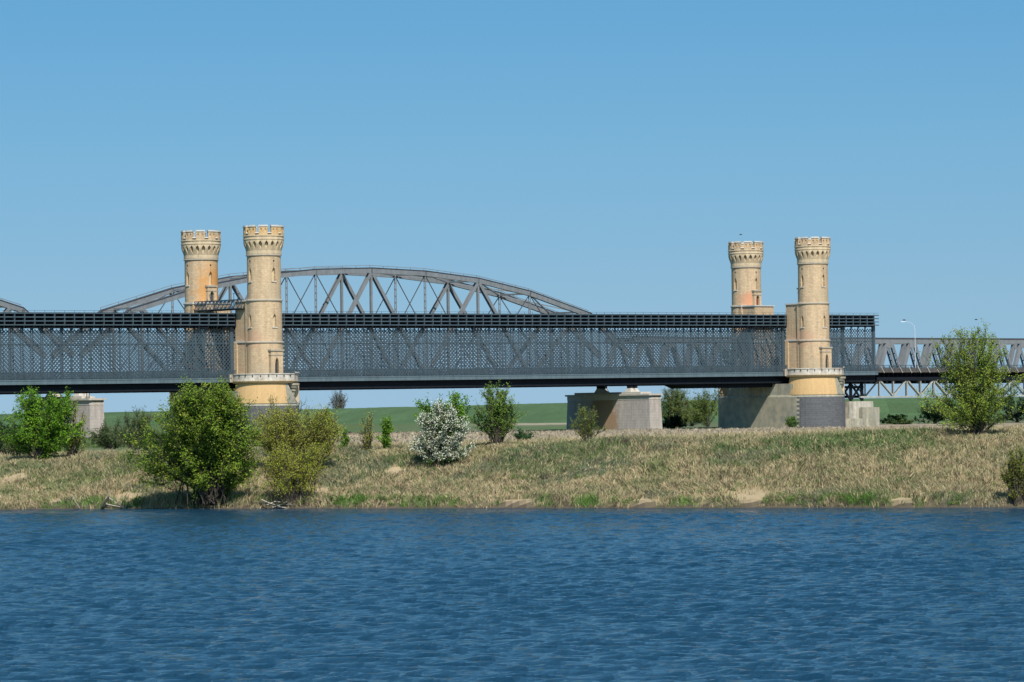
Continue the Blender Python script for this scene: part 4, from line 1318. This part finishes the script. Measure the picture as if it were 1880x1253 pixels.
b = spot(72, 829)
shrub('bush', 'bright fresh green dense bush on the bank top at the far left', 'bush', b, 5.2,
      [(0, .7, .8), (.15, 2.0, 2.0), (.45, 3.1, 2.6), (.75, 2.9, 2.6), (.92, 1.9, 2.5), (1, .8, 2.2)], 58, 17, 22, 0.085, BR, 0.8, seed=11, tl=0.85, group=SB, low=0.15)
b = spot(128, 824)
shrub('bush', 'thin olive bush with bare twigs between the bright green bush and the pale pier', 'bush', (b[0], b[1] + 1.5, b[2]), 4.3,
      [(0, .5, .6), (.4, 1.0, 1.5), (.8, 1.1, 1.0), (1, .8, .4)], 26, 12, 9, 0.055, OL, 0.8, seed=12, tl=0.7, group=SB, upright=0.6)
# big bank tree
b = spot(384, 922)
shrub('bank_tree', 'large dark green spreading tree leaning over the water left of the masonry pier', 'tree', b, 8.1,
      [(0, 1.8, .9), (.12, 3.9, 1.9), (.20, 4.9, 2.6), (.33, 5.5, 3.4), (.50, 5.6, 3.8), (.68, 4.9, 3.6), (.8, 3.0, 3.1), (.92, 1.8, 2.4), (1, .9, 1.6)], 165, 18, 24, 0.076, DG, 0.55, lean=(-0.1, -3.3), seed=21,
      tl=1.0, stem_r=0.05, base_w=0.7, low=0.13, spread=0.6, s0=0.45)
b = spot(552, 862)
shrub('bush', 'broad olive-yellow willow with dark bare twigs below, right of the large bank tree', 'bush', b, 4.2,
      [(0, 1.2, 1.4), (.25, 3.0, 2.6), (.5, 3.7, 3.1), (.8, 3.6, 3.0), (1, 2.6, 2.2)], 150, 15, 15, 0.052, OL, 0.55, seed=31, tl=0.75, group=SB, upright=0.7, s0=0.42, low=0.2, base_w=0.8, stem_r=0.020)
b = spot(538, 922)
shrub('bush', 'low olive-yellow shoots just above the driftwood at the waterline', 'bush', b, 3.9,
      [(0, 1.6, 1.1), (.3, 2.7, 1.7), (.7, 2.5, 2.0), (1, 1.9, 2.0)], 150, 9, 10, 0.05, ((0.27, 0.29, 0.035), (0.31, 0.31, 0.04)), 0.7, seed=32, tl=0.5, group=SB, upright=0.9, s0=0.15, low=0.3, base_w=0.7, stem_r=0.018)
b = spot(520, 850, 262.0)
shrub('bush', 'tall sparse shoots standing in front of the yellow pier nose', 'bush', b, 4.6,
      [(0, .6, .8), (.6, 1.6, 1.6), (1, 1.5, 1.8)], 34, 9, 7, 0.05, ((0.17, 0.17, 0.045), (0.14, 0.17, 0.035)), 0.6, seed=33, tl=0.6, group=SB, upright=1.0, low=0.4, stem_r=0.03)
b = spot(603, 812)
shrub('sapling', 'slender bright green sapling right of the olive willow bush under the bridge', 'sapling', b, 2.9,
      [(0, .2, .2), (.5, .5, .6), (1, .15, .15)], 10, 10, 12, 0.06, BR, 0.8, seed=41, tl=0.5, group=SB, upright=0.9)
b = spot(633, 813)
shrub('sapling', 'shortest green sapling, low among the dry grass between two taller ones', 'sapling', b, 1.4,
      [(0, .25, .25), (.5, .5, .45), (1, .2, .2)], 10, 8, 12, 0.06, BR, 0.8, seed=42, tl=0.4, group=SB, upright=0.7)
b = spot(676, 815)
shrub('sapling', 'thin olive half-bare sapling left of the bright narrow one', 'sapling', b, 2.8,
      [(0, .2, .2), (.4, .7, .5), (.8, .8, .4), (1, .6, .3)], 16, 9, 8, 0.05, OL, 0.8, seed=43, tl=0.6, group=SB, upright=0.9)
b = spot(709, 818)
shrub('sapling', 'bright green narrow sapling, densest of the row left of the white blossom', 'sapling', b, 2.9,
      [(0, .4, .4), (.3, .75, .6), (.7, .45, .6), (1, .2, .15)], 18, 10, 14, 0.065, BR, 0.8, seed=44, tl=0.5, group=SB, upright=0.9)
# blossom bush and tree behind it
b = spot(812, 860)
shrub('blossom_bush', 'round bush covered in white blossom on the middle of the bank slope', 'bush', b, 4.5,
      [(0, 1.0, .8), (.12, 1.8, 1.5), (.3, 2.0, 2.3), (.5, 1.95, 2.2), (.75, 1.7, 1.5), (.9, 1.1, .9), (1, .5, .4)], 74, 15, 16, 0.062, ((0.05, 0.10, 0.02), (0.07, 0.13, 0.025)), 0.85, seed=51, tl=0.55,
      flowers=0.75, low=0.02, s0=0.35, spread=0.6, lean=(0, -0.4))
b = spot(818, 815, 258.0)
shrub('small_tree', 'green leafy tree whose top shows above the white blossom bush', 'tree', b, 4.2,
      [(0, .3, .3), (.5, 1.7, 1.5), (.8, 1.8, 1.8), (1, 1.6, 1.5)], 34, 12, 14, 0.085, BR, 0.8, seed=52, tl=0.7, group=SB, upright=0.7)
b = spot(913, 817)
shrub('small_tree', 'mid green young tree with a dark forked foot right of the white blossom bush', 'tree', b, 4.35,
      [(0, .2, .2), (.2, 1.4, 1.6), (.45, 1.8, 1.8), (.8, 1.7, 1.5), (1, .8, 1.0)], 42, 13, 15, 0.065, MG, 0.8, seed=53, tl=0.7, group=SB, upright=0.6, low=0.25)
b = spot(962, 803, 330.0)
shrub('bush', 'small dark green bush low behind the young tree', 'bush', b, 1.5, [(0, .5, .5), (.5, .9, .9), (1, .5, .5)], 18, 8, 14, 0.08, ((0.04, 0.09, 0.03),), 0.8, seed=54, tl=0.5)
# willow in front of the rail pier
b = spot(1078, 812)
shrub('bush', 'yellow-green twiggy willow in front of the shaded side of the middle pier', 'bush', b, 2.6,
      [(0, .3, .3), (.35, 1.1, 1.2), (.7, 1.3, 1.0), (1, .9, .6)], 40, 9, 8, 0.048, ((0.17, 0.20, 0.03), (0.13, 0.17, 0.03)), 0.8, seed=61, tl=0.5, group=SB, upright=0.9, low=0.3, stem_r=0.025)
# right big tree
b = spot(1793, 797)
shrub('small_tree', 'tall airy green tree with many rising stems at the right, before the deck bridge', 'tree', b, 7.3,
      [(0, 1.0, 1.0), (.06, 2.7, 2.7), (.3, 3.7, 3.7), (.5, 3.5, 3.1), (.75, 2.9, 2.2), (1, 1.7, 0.9)], 105, 17, 17, 0.062, ((0.18, 0.25, 0.032), (0.14, 0.20, 0.026), (0.22, 0.27, 0.04)), 0.75, seed=71, tl=0.8,
      upright=0.75, low=0.05, stem_r=0.035, s0=0.2)
b = spot(1868, 926)
shrub('bush', 'olive bush cut off by the right edge low on the bank', 'bush', b, 3.6,
      [(0, .5, .6), (.4, .9, 1.6), (.8, .7, 1.8), (1, .4, 1.4)], 50, 11, 13, 0.055, ((0.18, 0.18, 0.03), (0.14, 0.165, 0.028)), 0.8, seed=72, tl=0.5, upright=0.6, low=0.1)
b = spot(1455, 786, 690.0)
shrub('bush', 'small green shrub at the foot of the dark-blocked pier', 'bush', b, 2.3, [(0, .4, .4), (.4, 1.5, 1.4), (1, .6, .8)], 16, 9, 12, 0.13, ((0.08, 0.15, 0.03),), 0.8, seed=73, tl=0.8)
# far bushes behind the bridge, left to right
FB = 'bushes on the flood plain behind the bridge'
far = [
    (4, 812, 300, 3.0, 1.6, ((0.05, 0.09, 0.03),), 'dark green bush at the left edge behind the bright green bush', 81, 0.09),
    (30, 822, 285, 1.8, 1.2, ((0.10, 0.11, 0.05), (0.07, 0.09, 0.04)), 'low scrub under the left side of the bright green bush', 82, 0.06),
    (205, 820, 420, 3.0, 3.4, ((0.055, 0.085, 0.028), (0.07, 0.09, 0.03)), 'low dark hedge scrub right of the ladder pier', 83, 0.09),
    (250, 820, 400, 4.4, 3.2, ((0.06, 0.085, 0.03), (0.09, 0.10, 0.04)), 'twiggy dark scrub between the ladder pier and the large bank tree', 84, 0.08),
    (1236, 786, 790, 8.0, 5.6, ((0.13, 0.15, 0.04), (0.09, 0.13, 0.03)), 'olive tree close to the right end of the middle pier', 85, 0.16),
    (1270, 786, 850, 6.2, 6.2, ((0.12, 0.13, 0.05), (0.10, 0.10, 0.04)), 'low brownish scrub midway between the two right piers', 86, 0.16),
    (1300, 786, 800, 9.0, 6.0, ((0.13, 0.17, 0.035), (0.10, 0.14, 0.03)), 'taller olive-green tree against the shaded right pier', 87, 0.15),
    (1238, 787, 770, 2.4, 3.8, ((0.045, 0.08, 0.035),), 'dark green low bush at the foot of the olive tree', 88, 0.18),
    (1650, 784, 800, 1.9, 5.2, ((0.05, 0.10, 0.04), (0.08, 0.13, 0.035)), 'dark low bush right of the pale concrete pier', 89, 0.18),
    (1716, 780, 830, 4.4, 5.4, ((0.08, 0.14, 0.04), (0.06, 0.11, 0.035)), 'dark rounded bush behind the left side of the tall airy tree', 90, 0.18),
    (1868, 782, 850, 6.0, 5.6, ((0.03, 0.05, 0.035), (0.04, 0.07, 0.03)), 'dark bush at the right edge behind the tall airy tree', 91, 0.18),
]
for (px, py, Y, h, hwid, cs, lab, sd, sz) in far:
    p = spot(px, py, Y)
    shrub('bush', lab, 'bush', p, h, [(0, hwid * .7, hwid * .7), (.3, hwid, hwid), (.7, hwid * .75, hwid * .8), (1, hwid * .3, hwid * .3)], 34, 11, 16, sz, cs, 0.8, seed=sd,
          tl=h * 0.18 + 0.3, group=FB, low=0.1, stem_r=0.05, upright=0.5)
# distant trees beyond the levee
FT = 'hazy trees beyond the levee'
for (px, Y, top, w, cs, lab, sd) in [
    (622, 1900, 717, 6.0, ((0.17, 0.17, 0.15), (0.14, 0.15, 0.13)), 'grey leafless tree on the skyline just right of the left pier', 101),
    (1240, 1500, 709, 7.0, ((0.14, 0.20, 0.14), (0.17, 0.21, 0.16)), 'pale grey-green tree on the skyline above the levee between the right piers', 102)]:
    p = spot(px, 745, Y)
    tz = W(px, top, Y).z
    zb = 2.5
    shrub('distant_tree', lab, 'tree', (p[0], Y, zb), tz - zb, [(0, .5, .5), (.3, w * .6, w * .6), (.6, w, w), (.85, w * .8, w * .8), (1, w * .3, w * .3)], 46, 14, 9, 0.22, cs, 0.9, seed=sd, tl=2.4,
          group=FT, low=0.3, stem_r=0.22, trunk_h=2.0)

# ------------------------------------------------------------------ driftwood
def wood(name, label, cat, pts_list, r0, mt='pale_wood'):
    base = pts_list[0][0]
    bs = spot(base[0], base[1])
    root = thing(name, label, cat, bs)
    paths, radii = [], []
    for pl_ in pts_list:
        P = []
        for (px, py) in pl_:
            q = W(px, py, bs[1] - 0.4); P.append((q.x - bs[0], q.y - bs[1] + random.uniform(-.2, .2), q.z - bs[2]))
        P = np.array(P); paths.append(P); radii.append(np.linspace(r0, r0 * 0.45, len(P)))
    Vt, Ft = tube_np(paths, radii, 6)
    np_mesh('branch', Vt, Ft, M[mt], root)
    return root


wood('driftwood', 'bleached fallen branches with a dark snag on the sandy waterline at the left', 'driftwood',
     [[(186, 931), (192, 922), (197, 910), (205, 900)], [(188, 924), (205, 928), (228, 932)], [(200, 914), (212, 922), (225, 930)]], 0.05)
wood('driftwood', 'dark broken snag leaning among the bleached branches at the left waterline', 'driftwood', [[(187, 930), (192, 922), (200, 913)]], 0.13, 'bark')
wood('driftwood', 'thin pale stick slanting into the water left of the dark snag', 'driftwood', [[(146, 933), (139, 922), (133, 908)]], 0.035)
wood('driftwood', 'tangle of grey driftwood at the waterline below the low olive shoots', 'driftwood',
     [[(500, 932), (520, 926), (545, 929), (575, 932)], [(480, 918), (495, 924), (515, 930)], [(510, 930), (530, 934)], [(525, 921), (535, 928), (560, 926)], [(490, 928), (505, 921), (530, 924)]], 0.05)
wood('root_tangle', 'pale hanging roots in the shade beneath the large bank tree', 'roots',
     [[(392, 888), (389, 898), (391, 908)], [(400, 886), (410, 893), (415, 902)], [(402, 888), (398, 897), (404, 906)], [(388, 884), (384, 894), (388, 903)]], 0.03)

# ------------------------------------------------------------------ birds
def bird(px, py, Y, w, label):
    p = W(px, py, Y)
    root = thing('bird', label, 'bird', tuple(p), (0, 0, 0.4), 'birds in the sky')
    m = MB(); m.lathe([(0.01, -0.32), (0.07, -0.18), (0.1, 0.0), (0.07, 0.16), (0.02, 0.28)], 8)
    o = m.build('body', M['bird'], root); o.rotation_euler = (0, math.pi / 2, 0)
    for sg in (-1, 1):
        q = MB(); q.prism([(-0.12, 0), (0.14, 0), (0.05, sg * w * .5), (-0.1, sg * w * .5)], 0.0, 0.03); q.prism([(-0.1, sg * w * .5), (0.05, sg * w * .5), (-0.15, sg * w)], 0.0, 0.025)
        for i, v in enumerate(q.v): q.v[i] = (v[0] , v[1], v[2] + 0.45 * abs(v[1]) - (0.5 * max(0, abs(v[1]) - w * .5)))
        o = q.build('wing', M['bird'], root); o.rotation_euler = (0, 0, math.pi / 2)


bird(1660, 588, 600, 0.32, 'small dark bird flying left of the lamp post top')
bird(1792, 587, 620, 0.25, 'small dark bird flying above the tall airy tree')
bird(1360, 431, 640, 0.22, 'small dark bird above the salmon-patched tower')

# ------------------------------------------------------------------ grass
def grass_field(n_tuft, x0, x1, e0, e1, per, hgt, wid, seed, colf, name, label, dens=None):
    r = np.random.default_rng(seed)
    X = r.uniform(x0, x1, n_tuft); E = r.uniform(e0, e1, n_tuft)
    Y = bank_y(X) + E
    if dens is not None:
        k = r.uniform(0, 1, n_tuft) < dens(X, Y, E); X, Y, E = X[k], Y[k], E[k]
    n = len(X)
    hp = fbm(X, Y, 5.0, 131, 3)
    base_c = colf(X, Y, E) * r.uniform(0.72, 1.22, (n, 1))
    hh = hgt * (0.45 + 1.1 * hp) * r.uniform(0.6, 1.3, n)
    lx = 0.5 * (vnoise(X, Y, 3.0, 141) - 0.5) * 2
    ix = np.repeat(np.arange(n), per)
    nb = len(ix)
    bx_ = X[ix] + r.normal(0, 0.10, nb); by_ = Y[ix] + r.normal(0, 0.10, nb)
    bz_ = ground(bx_, by_) - 0.03
    H = hh[ix] * r.uniform(0.5, 1.15, nb)
    dx = (lx[ix] + r.normal(0, 0.62, nb)) * H; dy = r.normal(0, 0.5, nb) * H
    w = wid * r.uniform(0.6, 1.4, nb)
    an = r.uniform(-0.9, 0.9, nb); wxv, wyv = np.cos(an) * w, np.sin(an) * w
    b0 = np.stack([bx_ - wxv, by_ - wyv, bz_], 1); b1 = np.stack([bx_ + wxv, by_ + wyv, bz_], 1)
    m0 = np.stack([bx_ + dx * .35 + wxv * .8, by_ + dy * .35 + wyv * .8, bz_ + H * .62], 1)
    m1 = np.stack([bx_ + dx * .35 - wxv * .8, by_ + dy * .35 - wyv * .8, bz_ + H * .62], 1)
    tp = np.stack([bx_ + dx, by_ + dy, bz_ + H * (1 - 0.12 * np.abs(dx) / (H + 1e-6))], 1)
    Vv = np.stack([b0, b1, m0, m1, tp], 1).reshape(-1, 3)
    k = np.arange(nb) * 5
    F3 = np.concatenate([np.stack([k, k + 1, k + 2], 1), np.stack([k, k + 2, k + 3], 1), np.stack([k + 3, k + 2, k + 4], 1)])
    cc = base_c[ix] * r.uniform(0.85, 1.18, (nb, 1))
    cc = np.concatenate([cc, cc, cc * 1.08])
    o = np_mesh(name, Vv, F3, M['grass'], col=cc)
    tag(o, label, 'grass', kind='stuff')
    return o


def bank_col(X, Y, E):
    r = np.random.default_rng(77)
    c = veg_colour(X, Y)
    f = r.uniform(0, 1, len(X))
    c = np.where((f < 0.16)[:, None], STRAW * 1.15, c); c = np.where(((f > 0.3) & (f < 0.37))[:, None], BROWN * 0.7, c); c = np.where(((f > 0.4) & (f < 0.48))[:, None], GREEN * 0.9, c)
    c = np.where((f > 0.88)[:, None], OLIVE * 0.9, c)
    return c


def bank_d(X, Y, E):
    bare = 0.9 * sstep(0.70, 0.76, fbm(X, Y, 2.0, 81, 3)) * (1 - sstep(1.2, 3.2, E))
    return np.clip(1 - bare - sand_mask(X, Y), 0.06, 1)


grass_field(60000, -44, 42, 0.1, 24, 6, 0.42, 0.020, 151, bank_col, 'bank_grass', 'dry straw and green grass tufts covering the bank slope', bank_d)
grass_field(7000, -46, 44, 22, 60, 5, 0.50, 0.028, 152, lambda X, Y, E: mixc(veg_colour(X, Y), STRAW, 0.4 + 0 * X), 'bank_top_grass', 'dry grass along the bank top')


def plain_col(X, Y, E):
    r = np.random.default_rng(78)
    c = mixc(PLAIN * 1.08, np.array((0.385, 0.32, 0.23)), r.uniform(0, 1, len(X)))
    left = 1 - sstep(-50, -22, X)
    return mixc(c, np.array((0.10, 0.14, 0.05)), left)


grass_field(26000, -95, 110, 190, 470, 4, 0.42, 0.06, 153, plain_col, 'flood_plain_reeds', 'pale dry reeds covering the flood plain before the piers')


# ------------------------------------------------------------------ leafy weeds among the grass
def weeds(n, seed):
    r = np.random.default_rng(seed)
    X = r.uniform(-42, 40, n); E = np.abs(r.normal(0, 1, n)) * 5.5 + 0.3
    low = r.uniform(0, 1, n) < 0.42
    E = np.where(low, r.uniform(0.25, 1.7, n), np.clip(E, 0.3, 20))
    Y = bank_y(X) + E
    keep = (fbm(X, Y, 3.0, 171, 3) > 0.50) & (sand_mask(X, Y) < 0.3)
    X, Y, E, low = X[keep], Y[keep], E[keep], low[keep]
    n = len(X)
    Z = ground(X, Y)
    rad = r.uniform(0.15, 0.50, n); kind = r.integers(0, 4, n)
    pal = np.array([(0.10, 0.21, 0.03), (0.13, 0.17, 0.05), (0.17, 0.19, 0.09), (0.15, 0.115, 0.08)])
    per = 80
    ix = np.repeat(np.arange(n), per)
    d = r.normal(size=(len(ix), 3)); d /= np.linalg.norm(d, axis=1, keepdims=True)
    d *= (r.uniform(0, 1, len(ix)) ** 0.4)[:, None] * rad[ix][:, None]
    P_ = np.stack([X[ix] + d[:, 0] * 1.3, Y[ix] + d[:, 1], Z[ix] + np.abs(d[:, 2]) * 0.95 + 0.05], 1)
    col = np.where(low[ix][:, None], pal[0] * 1.05, pal[kind[ix]]) * r.uniform(0.65, 1.35, (len(ix), 1))
    Vq, Fq = leaves_np(P_, 0.055, r, up=0.4, aspect=0.45)
    o = np_mesh('bank_weeds', Vq, Fq, M['leaf'], col=col)
    tag(o, 'low leafy weeds and dead brown stalks scattered through the bank grass', 'weeds', kind='stuff')


weeds(1500, 172)
